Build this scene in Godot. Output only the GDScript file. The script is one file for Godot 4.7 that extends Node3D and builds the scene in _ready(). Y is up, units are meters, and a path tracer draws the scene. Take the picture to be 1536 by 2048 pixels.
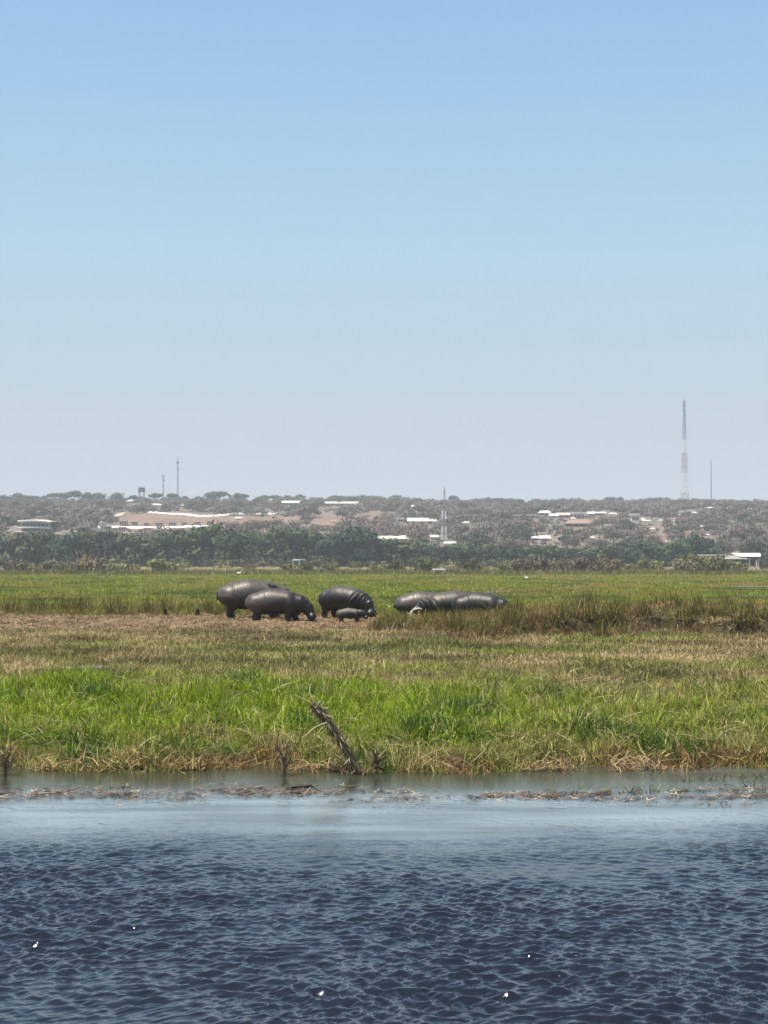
extends Node3D

# ---------------------------------------------------------------- constants of the view
const F := 2950.0                      # focal length in pixels of the 1536 x 2048 photograph
const EYE := Vector3(0, 3.2, 0)        # standing on a boat, eye 3.2 m above the river
const TILT := 0.03084                  # the lens looks 1.77 degrees upwards

var rng := RandomNumberGenerator.new()
var n_soft := FastNoiseLite.new()      # slow variation
var n_fine := FastNoiseLite.new()      # quick variation
var n_leaf := FastNoiseLite.new()
var taken := {}
var mats := {}


# ---------------------------------------------------------------- a small mesh builder
class Builder:
	var v := PackedVector3Array()
	var n := PackedVector3Array()
	var c := PackedColorArray()

	func tri(a: Vector3, b: Vector3, d: Vector3, col := Color.WHITE) -> void:
		var nn := (d - a).cross(b - a).normalized()
		v.append(a); v.append(b); v.append(d)
		n.append(nn); n.append(nn); n.append(nn)
		c.append(col); c.append(col); c.append(col)

	func quad(a: Vector3, b: Vector3, d: Vector3, e: Vector3, col := Color.WHITE) -> void:
		tri(a, b, d, col)
		tri(a, d, e, col)

	func leaf(a: Vector3, b: Vector3, d: Vector3, e: Vector3, nn: Vector3, col: Color) -> void:
		for p in [a, b, d, a, d, e]:
			v.append(p); n.append(nn); c.append(col)

	func box(at: Vector3, size: Vector3, col := Color.WHITE, turn := Basis()) -> void:
		var h := size * 0.5
		var p := []
		for k in 8:
			p.append(at + turn * Vector3(h.x if k & 1 else -h.x, h.y if k & 2 else -h.y, h.z if k & 4 else -h.z))
		quad(p[4], p[6], p[7], p[5], col)
		quad(p[1], p[3], p[2], p[0], col)
		quad(p[5], p[7], p[3], p[1], col)
		quad(p[0], p[2], p[6], p[4], col)
		quad(p[6], p[2], p[3], p[7], col)
		quad(p[0], p[4], p[5], p[1], col)

	func tube(pts: Array, radii: Array, sides := 6, col := Color.WHITE, flat := 1.0) -> void:
		var rings := []
		var outs := []
		for k in pts.size():
			var dir: Vector3 = (pts[mini(k + 1, pts.size() - 1)] - pts[maxi(k - 1, 0)]).normalized()
			var side := dir.cross(Vector3.UP if absf(dir.y) < 0.95 else Vector3.RIGHT).normalized()
			var up := side.cross(dir)
			var ring := []
			var out := []
			for s in sides:
				var a := TAU * s / sides
				var o := side * cos(a) + up * sin(a) * flat
				ring.append(pts[k] + o * radii[k])
				out.append(o.normalized())
			rings.append(ring); outs.append(out)
		for k in pts.size() - 1:
			for s in sides:
				var t := (s + 1) % sides
				for q in [[k, s], [k + 1, t], [k + 1, s], [k, s], [k, t], [k + 1, t]]:
					v.append(rings[q[0]][q[1]]); n.append(outs[q[0]][q[1]]); c.append(col)
		for e in [0, pts.size() - 1]:
			for s in sides:
				var t := (s + 1) % sides
				if e == 0:
					tri(pts[0], rings[0][s], rings[0][t], col)
				else:
					tri(pts[e], rings[e][t], rings[e][s], col)

	func ball(at: Vector3, r: Vector3, col := Color.WHITE, rows := 6, cols := 8) -> void:
		var g := []
		for i in rows + 1:
			var row := []
			for j in cols + 1:
				var a := PI * i / rows
				var b := TAU * j / cols
				row.append(Vector3(sin(a) * cos(b), cos(a), sin(a) * sin(b)))
			g.append(row)
		for i in rows:
			for j in cols:
				for q in [[i, j], [i + 1, j + 1], [i, j + 1], [i, j], [i + 1, j], [i + 1, j + 1]]:
					var u: Vector3 = g[q[0]][q[1]]
					v.append(at + u * r); n.append((u / r).normalized()); c.append(col)

	func mesh(m: Material) -> ArrayMesh:
		var a := []
		a.resize(Mesh.ARRAY_MAX)
		a[Mesh.ARRAY_VERTEX] = v
		a[Mesh.ARRAY_NORMAL] = n
		a[Mesh.ARRAY_COLOR] = c
		var out := ArrayMesh.new()
		out.add_surface_from_arrays(Mesh.PRIMITIVE_TRIANGLES, a)
		out.surface_set_material(0, m)
		return out


# ---------------------------------------------------------------- naming and tagging
func numbered(called: String) -> String:
	var k: int = taken.get(called, 0)
	taken[called] = k + 1
	return called if k == 0 else "%s_%03d" % [called, k]

func tag(o: Node, label: String, category := "", group := "", kind := "") -> Node:
	if label: o.set_meta("label", label)
	if category: o.set_meta("category", category)
	if group: o.set_meta("group", group)
	if kind: o.set_meta("kind", kind)
	return o

func thing(called: String, label: String, category: String, where := Vector3.ZERO, turn := 0.0, group := "") -> Node3D:
	var o := Node3D.new()
	o.name = numbered(called)
	add_child(o)
	o.position = where
	o.rotation.y = turn
	tag(o, label, category, group)
	return o

func part(called: String, m: Mesh, parent: Node) -> MeshInstance3D:
	var o := MeshInstance3D.new()
	o.name = called if parent != self else numbered(called)
	o.mesh = m
	parent.add_child(o, true)
	return o

func structure(called: String, m: Mesh, label: String) -> MeshInstance3D:
	var o := part(called, m, self)
	tag(o, label, "", "", "structure")
	return o

func multi(called: String, m: Mesh, places: Array, tints: Array, parent: Node) -> void:
	var mm := MultiMesh.new()
	mm.transform_format = MultiMesh.TRANSFORM_3D
	mm.use_colors = true
	mm.mesh = m
	mm.instance_count = places.size()
	for k in places.size():
		mm.set_instance_transform(k, places[k])
		mm.set_instance_color(k, tints[k])
	var o := MultiMeshInstance3D.new()
	o.name = called
	o.multimesh = mm
	o.set_meta("kind", "stuff")
	parent.add_child(o, true)

func copy_of(o: Node3D, where: Vector3, turn := 0.0, size := 1.0) -> Node3D:
	var r: Node3D = o.duplicate()
	r.name = numbered(o.get_meta("called"))
	add_child(r)
	r.position = where
	r.rotation = Vector3(0, turn, 0)
	r.scale = Vector3.ONE * size
	return r

const ORDER := ["first", "second", "third", "fourth", "fifth", "sixth", "seventh", "eighth", "ninth", "tenth", "eleventh", "twelfth", "thirteenth", "fourteenth", "fifteenth", "sixteenth", "seventeenth", "eighteenth", "nineteenth", "twentieth"]

# gives every member of a row a label of its own, by the landmark that it is nearest to
func tell_apart(list: Array, what: String, marks: Array, group: String) -> void:
	var by := {}
	for o in list:
		var px: float = 768.0 + o.position.x / -o.position.z * F
		var best = marks[0]
		for m in marks:
			if absf(m[0] - px) < absf(best[0] - px):
				best = m
		var side := "left" if px < best[0] else "right"
		var key := "%s|%s" % [best[1], side]
		if not by.has(key): by[key] = []
		by[key].append([absf(px - best[0]), o, best[1], side])
	for key in by:
		by[key].sort_custom(func(a, b): return a[0] < b[0])
		for k in by[key].size():
			var e = by[key][k]
			var own: String = e[1].get_meta("look", "")
			tag(e[1], "%s%s, %s %s of %s" % [own + " " if own else "", what, ORDER[mini(k, 19)], e[3], e[2]], "", group)


# ---------------------------------------------------------------- materials
func mat(called: String, col: Color, rough := 0.9, tinted := false) -> StandardMaterial3D:
	if mats.has(called): return mats[called]
	var m := StandardMaterial3D.new()
	m.resource_name = called
	m.albedo_color = col.linear_to_srgb()
	m.roughness = rough
	m.metallic_specular = 0.3
	m.vertex_color_use_as_albedo = tinted
	mats[called] = m
	return m

func noise_map(freq: float, lo: float, hi: float, seed_: int, size := 512, normal := false) -> NoiseTexture2D:
	var n := FastNoiseLite.new()
	n.seed = seed_
	n.frequency = freq
	n.fractal_octaves = 5
	var t := NoiseTexture2D.new()
	t.width = size; t.height = size
	t.seamless = true
	t.noise = n
	if normal:
		t.as_normal_map = true
	else:
		var g := Gradient.new()
		g.set_color(0, Color(lo, lo, lo)); g.set_color(1, Color(hi, hi, hi))
		t.color_ramp = g
	return t


# ---------------------------------------------------------------- the lie of the land
func bend(t: float, table: Array) -> float:
	if t <= table[0][0]: return table[0][1]
	for k in range(1, table.size()):
		if t <= table[k][0]:
			var s: float = (t - table[k - 1][0]) / (table[k][0] - table[k - 1][0])
			return lerpf(table[k - 1][1], table[k][1], s * s * (3.0 - 2.0 * s))
	return table[-1][1]

func bump(x: float, lo: float, hi: float, soft: float) -> float:
	return smoothstep(lo - soft, lo + soft, x) * (1.0 - smoothstep(hi - soft, hi + soft, x))

func shore(x: float) -> float:
	return 22.35 + n_soft.get_noise_2d(x * 9.0, 3.0) * 0.9 + n_fine.get_noise_2d(x * 3.0, 9.0) * 0.45

const MARSH := [[30.0, 0.5], [36.0, 0.52], [42.0, 0.62], [54.0, 0.8], [60.0, 0.82], [72.0, 0.58], [80.0, 0.55], [316.0, 0.55], [326.0, -0.5], [374.0, -0.5], [384.0, 0.5], [432.0, 0.9]]
const BANK := [[-4.0, -1.2], [0.0, -0.06], [0.8, 0.16], [3.0, 0.3], [8.0, 0.5]]

func ridge(x: float) -> float:
	return lerpf(47.0, 42.4, clampf((x + 300.0) / 600.0, 0, 1)) + n_soft.get_noise_2d(x * 0.35, 50.0) * 4.0

func ground_y(x: float, d: float) -> float:
	if d > 432.0:
		var t := clampf((d - 432.0) / 718.0, 0, 1)
		var h := 0.9 + (ridge(x) - 0.9) * t * (1.28 - 0.28 * t)
		return h + n_soft.get_noise_2d(x * 0.5, d * 0.5) * 4.0 * sin(t * PI)
	var s := shore(x)
	if d < s + 8.0:
		var y := bend(d - s, BANK)
		return y + (n_fine.get_noise_2d(x * 6.0, d * 6.0) * 0.05 if d > s else 0.0)
	var h := bend(d, MARSH)
	var rough := lerpf(0.05, 0.02, clampf((d - 62.0) / 12.0, 0, 1)) + 0.05 * bump(d, 49.0, 60.0, 4.0)
	h += (n_fine.get_noise_2d(x * 5.0, d * 5.0) + 0.5 * n_fine.get_noise_2d(x * 17.0, d * 17.0)) * rough * (1.0 if d < 76.0 else 0.3)
	h -= 0.40 * bump(x, 0.6, 7.0, 0.8) * bump(d, 58.5, 70.0, 1.6)     # the wallow of the right-hand hippos
	var lip := 47.6 + n_soft.get_noise_2d(x * 9.0, 200.0) * 2.6 + n_fine.get_noise_2d(x * 5.0, 210.0) * 1.0
	h += 0.44 * smoothstep(2.5, 6.5, x) * smoothstep(lip, lip + 0.34, d) * (1.0 - smoothstep(57.0, 68.0, d))     # the eroded lip of the right-hand bank
	h -= 0.5 * exp(-(pow((x - 8.7) / 3.4, 2.0) + pow((d - 234.0) / 5.0, 2.0)))
	return h

func on_ground(x: float, d: float, lift := 0.0) -> Vector3:
	return Vector3(x, ground_y(x, d) + lift, -d)

func sight(px: float, py: float) -> Vector3:
	return Vector3((px - 768.0) / F, (1024.0 - py) / F, -1.0).rotated(Vector3.RIGHT, TILT)

func at(px: float, py: float, depth: float) -> Vector3:
	var r := sight(px, py)
	return EYE + r * (depth / -r.z)

func hill_spot(px: float, py: float) -> Vector3:
	var r := sight(px, py)
	var d := 434.0
	while d < 1150.0:
		var p := EYE + r * (d / -r.z)
		if p.y <= ground_y(p.x, d): break
		d += 1.5
	return at(px, py, d)


# ---------------------------------------------------------------- start
func _ready() -> void:
	rng.seed = 20240711
	n_soft.seed = 5; n_soft.frequency = 0.02; n_soft.fractal_octaves = 3
	n_fine.seed = 9; n_fine.frequency = 0.09; n_fine.fractal_octaves = 3
	n_leaf.seed = 21; n_leaf.frequency = 0.35; n_leaf.fractal_octaves = 2

	var cam := Camera3D.new()
	cam.name = "camera"
	add_child(cam)
	cam.position = EYE
	cam.rotation.x = TILT
	cam.fov = rad_to_deg(2.0 * atan(1024.0 / F))
	cam.near = 0.1
	cam.far = 6000.0
	cam.current = true

	var sun_at := Vector3(-0.30, 0.93, 0.12).normalized()
	var sun := DirectionalLight3D.new()
	sun.name = "sun"
	add_child(sun)
	sun.look_at_from_position(sun_at * 10.0, Vector3.ZERO, Vector3.UP)
	sun.light_energy = 1.6
	sun.light_color = Color(1.0, 0.955, 0.88)
	sun.light_angular_distance = 0.53
	sun.shadow_enabled = true

	var env := Environment.new()
	env.background_mode = Environment.BG_SKY
	var sky := Sky.new()
	var pano := PanoramaSkyMaterial.new()
	pano.panorama = sky_picture(sun_at)
	sky.sky_material = pano
	env.sky = sky
	env.background_energy_multiplier = 0.55
	env.tonemap_mode = Environment.TONE_MAPPER_LINEAR
	env.tonemap_exposure = 1.9
	env.sdfgi_enabled = true
	env.ssao_enabled = true
	env.ssil_enabled = true
	env.fog_enabled = true
	env.fog_density = 0.00035
	env.fog_light_color = Color(0.92, 0.95, 1.0)
	var we := WorldEnvironment.new()
	we.name = "daylight"
	we.environment = env
	add_child(we)

	make_land()
	make_water()
	make_hill_buildings()
	make_masts()
	make_hill_trees()
	make_bank_trees()
	make_lodge_and_boats()
	make_marsh_plants()
	make_hippos()
	make_near_grass()
	make_shore_things()


func sky_picture(sun_at: Vector3) -> ImageTexture:
	var w := 512
	var h := 256
	var im := Image.create_empty(w, h, false, Image.FORMAT_RGBF)
	var stops := [[0.0, Vector3(0.525, 0.595, 0.65)], [0.08, Vector3(0.505, 0.62, 0.70)], [0.2, Vector3(0.425, 0.635, 0.79)], [0.34, Vector3(0.275, 0.515, 0.79)], [0.6, Vector3(0.195, 0.335, 0.555)], [1.0, Vector3(0.165, 0.265, 0.425)]]
	for j in h:
		var el := PI * 0.5 - PI * (j + 0.5) / h
		var s := maxf(sin(el), 0.0)
		var c := Vector3.ZERO
		for k in range(1, stops.size()):
			if s <= stops[k][0]:
				c = stops[k - 1][1].lerp(stops[k][1], (s - stops[k - 1][0]) / (stops[k][0] - stops[k - 1][0]))
				break
		for i in w:
			var a := TAU * (i + 0.5) / w
			var dir := Vector3(sin(a) * cos(el), sin(el), -cos(a) * cos(el))
			var g := clampf(dir.dot(sun_at), 0, 1)
			var glow := 0.06 * g + 0.12 * pow(g, 6.0)
			var o := c * (0.97 + glow * 0.6) + Vector3(1.0, 0.98, 0.92) * glow * 0.35
			im.set_pixel(i, j, Color(o.x, o.y, o.z))
	return ImageTexture.create_from_image(im)


# ---------------------------------------------------------------- ground, hill, water
func land_color(x: float, d: float) -> Color:
	var a := n_fine.get_noise_2d(x * 2.2, d * 2.2)
	var b := n_soft.get_noise_2d(x * 3.0, d * 3.0)
	var wet := Color(0.055, 0.04, 0.026)
	var soil := Color(0.205, 0.15, 0.10)
	var straw := Color(0.19, 0.15, 0.065)
	var olive := Color(0.10, 0.105, 0.03)
	var lawn := Color(0.125, 0.185, 0.018)
	var s := shore(x)
	var c := wet
	if d < 34.0:
		c = wet.lerp(Color(0.07, 0.075, 0.025), smoothstep(s, s + 2.0, d))
	else:
		var brown := straw.lerp(olive, smoothstep(-0.25, 0.3, a + b))
		c = Color(0.07, 0.075, 0.025).lerp(brown, smoothstep(33.0, 36.0, d))
		var bare := bump(d, 50.0, 60.0, 2.5) * (1.0 - smoothstep(-2.0, 4.0, x + 3.0 * b))
		c = c.lerp(soil.lerp(soil * 0.5, smoothstep(0.0, 0.35, a + 0.5 * n_fine.get_noise_2d(x * 9.0, d * 9.0))), bare * 0.92)
		c = c.lerp(Color(0.055, 0.04, 0.024), bump(d, 46.0, 62.0, 2.0) * smoothstep(-1.0, 3.0, x) * 0.85)
		var plain := lawn.lerp(Color(0.15, 0.15, 0.03), smoothstep(0.0, 0.3, b + 0.3 * smoothstep(-10.0, 40.0, x))).lerp(Color(0.075, 0.105, 0.018), smoothstep(0.1, 0.45, a))
		c = c.lerp(plain, smoothstep(62.0, 68.0, d))
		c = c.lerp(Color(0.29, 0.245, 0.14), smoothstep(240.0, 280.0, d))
	c.a = 1.0
	return c

func hill_color(x: float, d: float) -> Color:
	var a := n_fine.get_noise_2d(x * 0.6, d * 0.3)
	var b := n_soft.get_noise_2d(x * 0.7, d * 0.5)
	var c := Color(0.20, 0.165, 0.14).lerp(Color(0.13, 0.12, 0.095), smoothstep(-0.2, 0.3, a + b))
	# the bare slope that is being built on
	var px := 768.0 + x / d * F
	var cut := bump(px, 215.0, 770.0, 30.0) * bump(d, 620.0, 800.0, 14.0)
	c = c.lerp(Color(0.235, 0.17, 0.135).lerp(Color(0.19, 0.14, 0.115), smoothstep(-0.1, 0.2, a)), cut)
	c = c.lerp(Color(0.27, 0.16, 0.12), 0.6 * bump(px, 1330.0, 1400.0, 15.0) * bump(d, 560.0, 640.0, 12.0))
	c.a = 1.0
	return c

func steps(list: Array) -> PackedFloat32Array:
	# [from, to, step, growth]
	var out := PackedFloat32Array()
	for e in list:
		var p: float = e[0]
		var s: float = e[2]
		while p < e[1] - 1e-4:
			out.append(p)
			p += s
			s *= e[3]
	out.append(list[-1][1])
	return out

func sheet(xs: PackedFloat32Array, ds: PackedFloat32Array, height: Callable, tint: Callable, m: Material) -> ArrayMesh:
	var v := PackedVector3Array()
	var n := PackedVector3Array()
	var c := PackedColorArray()
	var ix := PackedInt32Array()
	var w := xs.size()
	for d in ds:
		for x in xs:
			v.append(Vector3(x, height.call(x, d), -d))
			c.append(tint.call(x, d))
	n.resize(v.size())
	for j in ds.size():
		for i in w:
			var a := v[j * w + mini(i + 1, w - 1)] - v[j * w + maxi(i - 1, 0)]
			var b := v[mini(j + 1, ds.size() - 1) * w + i] - v[maxi(j - 1, 0) * w + i]
			n[j * w + i] = a.cross(b).normalized()
	for j in ds.size() - 1:
		for i in w - 1:
			var p := j * w + i
			ix.append_array(PackedInt32Array([p, p + w, p + w + 1, p, p + w + 1, p + 1]))
	var arr := []
	arr.resize(Mesh.ARRAY_MAX)
	arr[Mesh.ARRAY_VERTEX] = v
	arr[Mesh.ARRAY_NORMAL] = n
	arr[Mesh.ARRAY_COLOR] = c
	arr[Mesh.ARRAY_INDEX] = ix
	var out := ArrayMesh.new()
	out.add_surface_from_arrays(Mesh.PRIMITIVE_TRIANGLES, arr)
	out.surface_set_material(0, m)
	return out

func mirrored(half: PackedFloat32Array) -> PackedFloat32Array:
	var out := PackedFloat32Array()
	for k in range(half.size() - 1, 0, -1):
		out.append(-half[k])
	out.append_array(half)
	return out

func make_land() -> void:
	var soil := mat("soil", Color(1.25, 1.25, 1.25), 0.95, true)
	soil.albedo_color = Color.WHITE
	soil.albedo_texture = noise_map(0.02, 0.62, 1.0, 3)
	soil.uv1_triplanar = true
	soil.uv1_world_triplanar = true
	soil.uv1_scale = Vector3(0.37, 0.37, 0.37)
	soil.heightmap_enabled = true
	soil.heightmap_texture = noise_map(0.03, 0.0, 1.0, 4)
	soil.heightmap_scale = 6.0
	soil.metallic_specular = 0.2
	var xs := mirrored(steps([[0.0, 14.0, 0.25, 1.0], [14.0, 60.0, 0.4, 1.05], [60.0, 1500.0, 4.0, 1.18]]))
	var ds := steps([[-60.0, 15.0, 15.0, 1.0], [15.0, 21.0, 1.5, 1.0], [21.0, 36.0, 0.25, 1.0], [36.0, 76.0, 0.33, 1.0], [76.0, 300.0, 1.5, 1.03], [300.0, 432.0, 3.0, 1.0]])
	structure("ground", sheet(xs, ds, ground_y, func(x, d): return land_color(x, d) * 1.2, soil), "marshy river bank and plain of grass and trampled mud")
	var scrub := mat("scrub_soil", Color.WHITE, 0.95, true)
	scrub.albedo_texture = noise_map(0.02, 0.62, 1.0, 8)
	scrub.uv1_triplanar = true
	scrub.uv1_world_triplanar = true
	scrub.uv1_scale = Vector3(0.03, 0.03, 0.03)
	xs = mirrored(steps([[0.0, 420.0, 4.0, 1.0], [420.0, 1500.0, 10.0, 1.2]]))
	ds = steps([[432.0, 1200.0, 5.0, 1.0], [1200.0, 3000.0, 40.0, 1.3]])
	structure("hill", sheet(xs, ds, ground_y, func(x, d): return hill_color(x, d) * 1.2, scrub), "long low hill of dry scrub rising behind the river")

var waves := []

func ripple(x: float, d: float) -> Vector3:
	# height and the two slopes of the wind ripples at a point of the river
	var warp := n_fine.get_noise_2d(x * 3.0, d * 3.0) * 0.35
	var out := Vector3.ZERO
	for w in waves:
		var a: float = w[0] * (x + warp) + w[1] * (d + warp * 0.7) + w[3]
		var s := sin(a)
		out.x += w[2] * s
		var k: float = cos(a) * w[2]
		out.y += k * w[0]
		out.z += k * w[1]
	return out

func calm(x: float, d: float) -> float:
	var edge := 17.5 + n_soft.get_noise_2d(x * 6.0, 77.0) * 1.6 + n_fine.get_noise_2d(x * 2.5, 31.0) * 0.5
	var lull := 0.78 + 0.7 * n_soft.get_noise_2d(x * 9.0, d * 11.0) + 0.3 * n_fine.get_noise_2d(x * 4.0, d * 4.0)
	var cats_paw := 0.2 * smoothstep(-0.05, 0.3, n_fine.get_noise_2d(x * 2.6, d * 12.0) + 0.6 * n_soft.get_noise_2d(x * 8.0, d * 20.0)) * (1.0 - smoothstep(19.0, 20.2, d)) * bump(x, -6.5, 6.5, 0.45) * smoothstep(8.4, 9.2, d)
	return cats_paw + (1.0 - smoothstep(edge - 4.2, edge + 1.1, d)) * maxf(lull, 0.25) * bump(x, -6.5, 6.5, 0.45) * smoothstep(8.4, 9.2, d)

func water_tint(x: float, d: float) -> Color:
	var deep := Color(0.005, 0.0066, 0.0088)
	var shallow_sheen := Color(0.13, 0.165, 0.19)  # pale shallows, with the bright sky sheen of calm water painted in
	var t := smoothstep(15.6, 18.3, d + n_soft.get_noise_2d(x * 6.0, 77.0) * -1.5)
	var c := deep.lerp(shallow_sheen, t * clampf(0.85 + 0.5 * n_fine.get_noise_2d(x * 2.2, d * 16.0) + 0.4 * n_soft.get_noise_2d(x * 14.0, d * 40.0), 0.3, 1.2))
	c = c.lerp(Color(0.03, 0.033, 0.022), smoothstep(19.5, 20.9, d) * (0.95 - 0.4 * smoothstep(2.0, 6.0, x)))  # reflection of the bank grass, painted as a dark green tone
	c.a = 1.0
	return c

func make_water() -> void:
	for k in 36:
		var len_ := lerpf(0.055, 0.23, pow(rng.randf(), 1.4))
		var dir := rng.randfn(0.16, 0.52)
		var slope := 0.086 * (0.7 + 0.6 * rng.randf()) * clampf(len_ / 0.11, 0.85, 1.05)
		waves.append([TAU / len_ * sin(dir), TAU / len_ * cos(dir), slope * len_ / TAU, rng.randf() * TAU])
	for k in 4:
		var len_ := lerpf(0.5, 1.4, rng.randf())
		var dir := rng.randfn(0.2, 0.4)
		waves.append([TAU / len_ * sin(dir), TAU / len_ * cos(dir), 0.04 * len_ / TAU, rng.randf() * TAU])
	var m := mat("river_water", Color.WHITE, 0.03, true)
	m.metallic_specular = 0.66
	m.heightmap_enabled = true
	m.heightmap_texture = noise_map(0.035, 0.0, 1.0, 12)
	m.heightmap_scale = 0.15
	m.uv1_triplanar = true
	m.uv1_world_triplanar = true
	m.uv1_scale = Vector3(1.1, 1.1, 1.1)
	var v := PackedVector3Array()
	var n := PackedVector3Array()
	var c := PackedColorArray()
	var ix := PackedInt32Array()
	var ds := steps([[8.4, 17.8, 0.021, 1.0], [17.8, 20.4, 0.035, 1.0], [20.4, 24.5, 0.12, 1.0]])
	var w := 680
	var rows := ds.size()
	for j in rows:
		for i in w:
			var x := -7.0 + 14.0 * i / (w - 1)
			var d := ds[j]
			var a := calm(x, d)
			if a > 0.004:
				var r := ripple(x, d) * a
				v.append(Vector3(x, r.x, -d))
				n.append(Vector3(-r.y, 1.0, r.z).normalized())
			else:
				v.append(Vector3(x, 0.0, -d))
				n.append(Vector3.UP)
			c.append(water_tint(x, d))
	for j in rows - 1:
		for i in w - 1:
			var p := j * w + i
			ix.append_array(PackedInt32Array([p, p + w, p + w + 1, p, p + w + 1, p + 1]))
	# the still river round about
	var deep := water_tint(0.0, 8.0)
	for r in [[-600.0, -60.0, -7.0, 24.5], [7.0, -60.0, 600.0, 24.5], [-7.0, -60.0, 7.0, 8.4]]:
		var p := v.size()
		for q in [[0, 1], [0, 3], [2, 3], [2, 1]]:
			v.append(Vector3(r[q[0]], 0.0, -r[q[1]])); n.append(Vector3.UP); c.append(deep)
		ix.append_array(PackedInt32Array([p, p + 1, p + 2, p, p + 2, p + 3]))
	var arr := []
	arr.resize(Mesh.ARRAY_MAX)
	arr[Mesh.ARRAY_VERTEX] = v
	arr[Mesh.ARRAY_NORMAL] = n
	arr[Mesh.ARRAY_COLOR] = c
	arr[Mesh.ARRAY_INDEX] = ix
	var out := ArrayMesh.new()
	out.add_surface_from_arrays(Mesh.PRIMITIVE_TRIANGLES, arr)
	out.surface_set_material(0, m)
	structure("river_water", out, "wide blue river, rippled by wind in front and calm near the bank")
	# the far channel and the pools of the marsh
	var still := mat("still_water", Color(0.08, 0.085, 0.08), 0.15)
	still.metallic_specular = 0.5
	var b := Builder.new()
	b.quad(Vector3(-900, 0, -318), Vector3(-900, 0, -384), Vector3(900, 0, -384), Vector3(900, 0, -318))
	structure("far_channel_water", b.mesh(still), "narrow arm of the river beyond the marsh")
	for q in [[14.5, 78.0, 4.6, 2.4, "flat grey pool behind the tussocks on the right"], [33.0, 132.0, 3.6, 2.2, "narrow grey pool far out on the right of the plain"], [8.2, 112.0, 2.6, 3.0, "small grey pool behind the grazing hippos on the right"], [25.0, 100.0, 2.6, 1.6, "thin grey pool on the right of the plain, before the farther one"], [-7.3, 35.7, 0.9, 0.5, "small pale puddle behind the bright green grass on the left"], [9.0, 234.0, 4.2, 5.5, "small pool that the low boat lies in"]]:
		var p := Builder.new()
		var y := 0.60 if q[1] > 60.0 else ground_y(q[0], q[1]) + 0.035
		if q[1] > 200.0: y = 0.3
		var pts := []
		for k in 28:
			var a := TAU * k / 28
			var r := 0.8 + 0.5 * n_fine.get_noise_2d(cos(a) * 9.0 + q[0], sin(a) * 9.0 + q[1])
			pts.append(Vector3(q[0] + cos(a) * q[2] * r, y, -q[1] - sin(a) * q[3] * r))
		for k in 28:
			p.tri(Vector3(q[0], y, -q[1]), pts[(k + 1) % 28], pts[k])
		structure("pool_water", p.mesh(still), q[4])


# ---------------------------------------------------------------- plants: shapes
func blade(b: Builder, at_: Vector3, dir: Vector3, length: float, width: float, droop: float, col: Color, segs := 3) -> void:
	var side := dir.cross(Vector3.UP)
	if side.length() < 0.05: side = Vector3.RIGHT
	side = side.normalized().rotated(Vector3.UP, rng.randf_range(-0.9, 0.9))
	var p := at_
	var d := dir.normalized()
	var last_l := p - side * width * 0.5
	var last_r := p + side * width * 0.5
	for k in segs:
		d = (d + Vector3.DOWN * droop / segs).normalized()
		p += d * length / segs
		var w := width * (1.0 - pow(float(k + 1) / segs, 1.6)) * 0.5 + 0.0008
		var l := p - side * w
		var r := p + side * w
		b.quad(last_l, l, r, last_r, col)
		last_l = l
		last_r = r

func tuft(blades: int, length: float, width: float, lean: float, droop: float, spread: float, m: Material, tone := 0.25, segs := 3, tint := Color.WHITE) -> ArrayMesh:
	var b := Builder.new()
	for k in blades:
		var a := rng.randf() * TAU
		var t := absf(rng.randfn(0.0, lean))
		var dir := Vector3(cos(a) * sin(t), cos(t), sin(a) * sin(t))
		var s := rng.randf_range(1.0 - tone, 1.0 + tone)
		var yellow := rng.randf_range(0.0, tone)
		var r := rng.randf() * TAU
		var q := sqrt(rng.randf()) * spread
		blade(b, Vector3(cos(r) * q, -0.02, sin(r) * q), dir, length * rng.randf_range(0.5, 1.1), width * rng.randf_range(0.7, 1.2), droop * rng.randf_range(0.4, 1.5), tint * Color(s * (1.0 + yellow), s, s * (1.0 - yellow * 0.5)), segs)
	return b.mesh(m)

func crown(b: Builder, lobes: Array, count: int, size: float, dark: Color, light: Color, gap := -0.3, flat := 0.42) -> void:
	var off := Vector3(rng.randf(), rng.randf(), rng.randf()) * 400.0
	for k in count:
		var lobe = lobes[rng.randi() % lobes.size()]
		var u := Vector3(rng.randfn(), rng.randfn(), rng.randfn()).normalized()
		var p: Vector3 = lobe[0] + u * (lobe[1] as Vector3) * lerpf(0.45, 1.06, sqrt(rng.randf()))
		if n_leaf.get_noise_3dv(p * 1.6 + off) < gap: continue
		var mixed := clampf(0.5 + 1.1 * n_leaf.get_noise_3dv(p * 0.8 + off * 2.0) + rng.randf_range(-0.25, 0.25), 0, 1)
		var nn := (u + Vector3(rng.randfn(), rng.randfn(), rng.randfn()) * flat).normalized()
		var s1 := nn.cross(Vector3(rng.randfn(), rng.randfn(), rng.randfn())).normalized()
		var s2 := nn.cross(s1)
		var z := size * rng.randf_range(0.55, 1.25)
		b.leaf(p - s1 * z, p + s2 * z * 0.55, p + s1 * z, p - s2 * z * 0.55, nn, dark.lerp(light, mixed))

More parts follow.
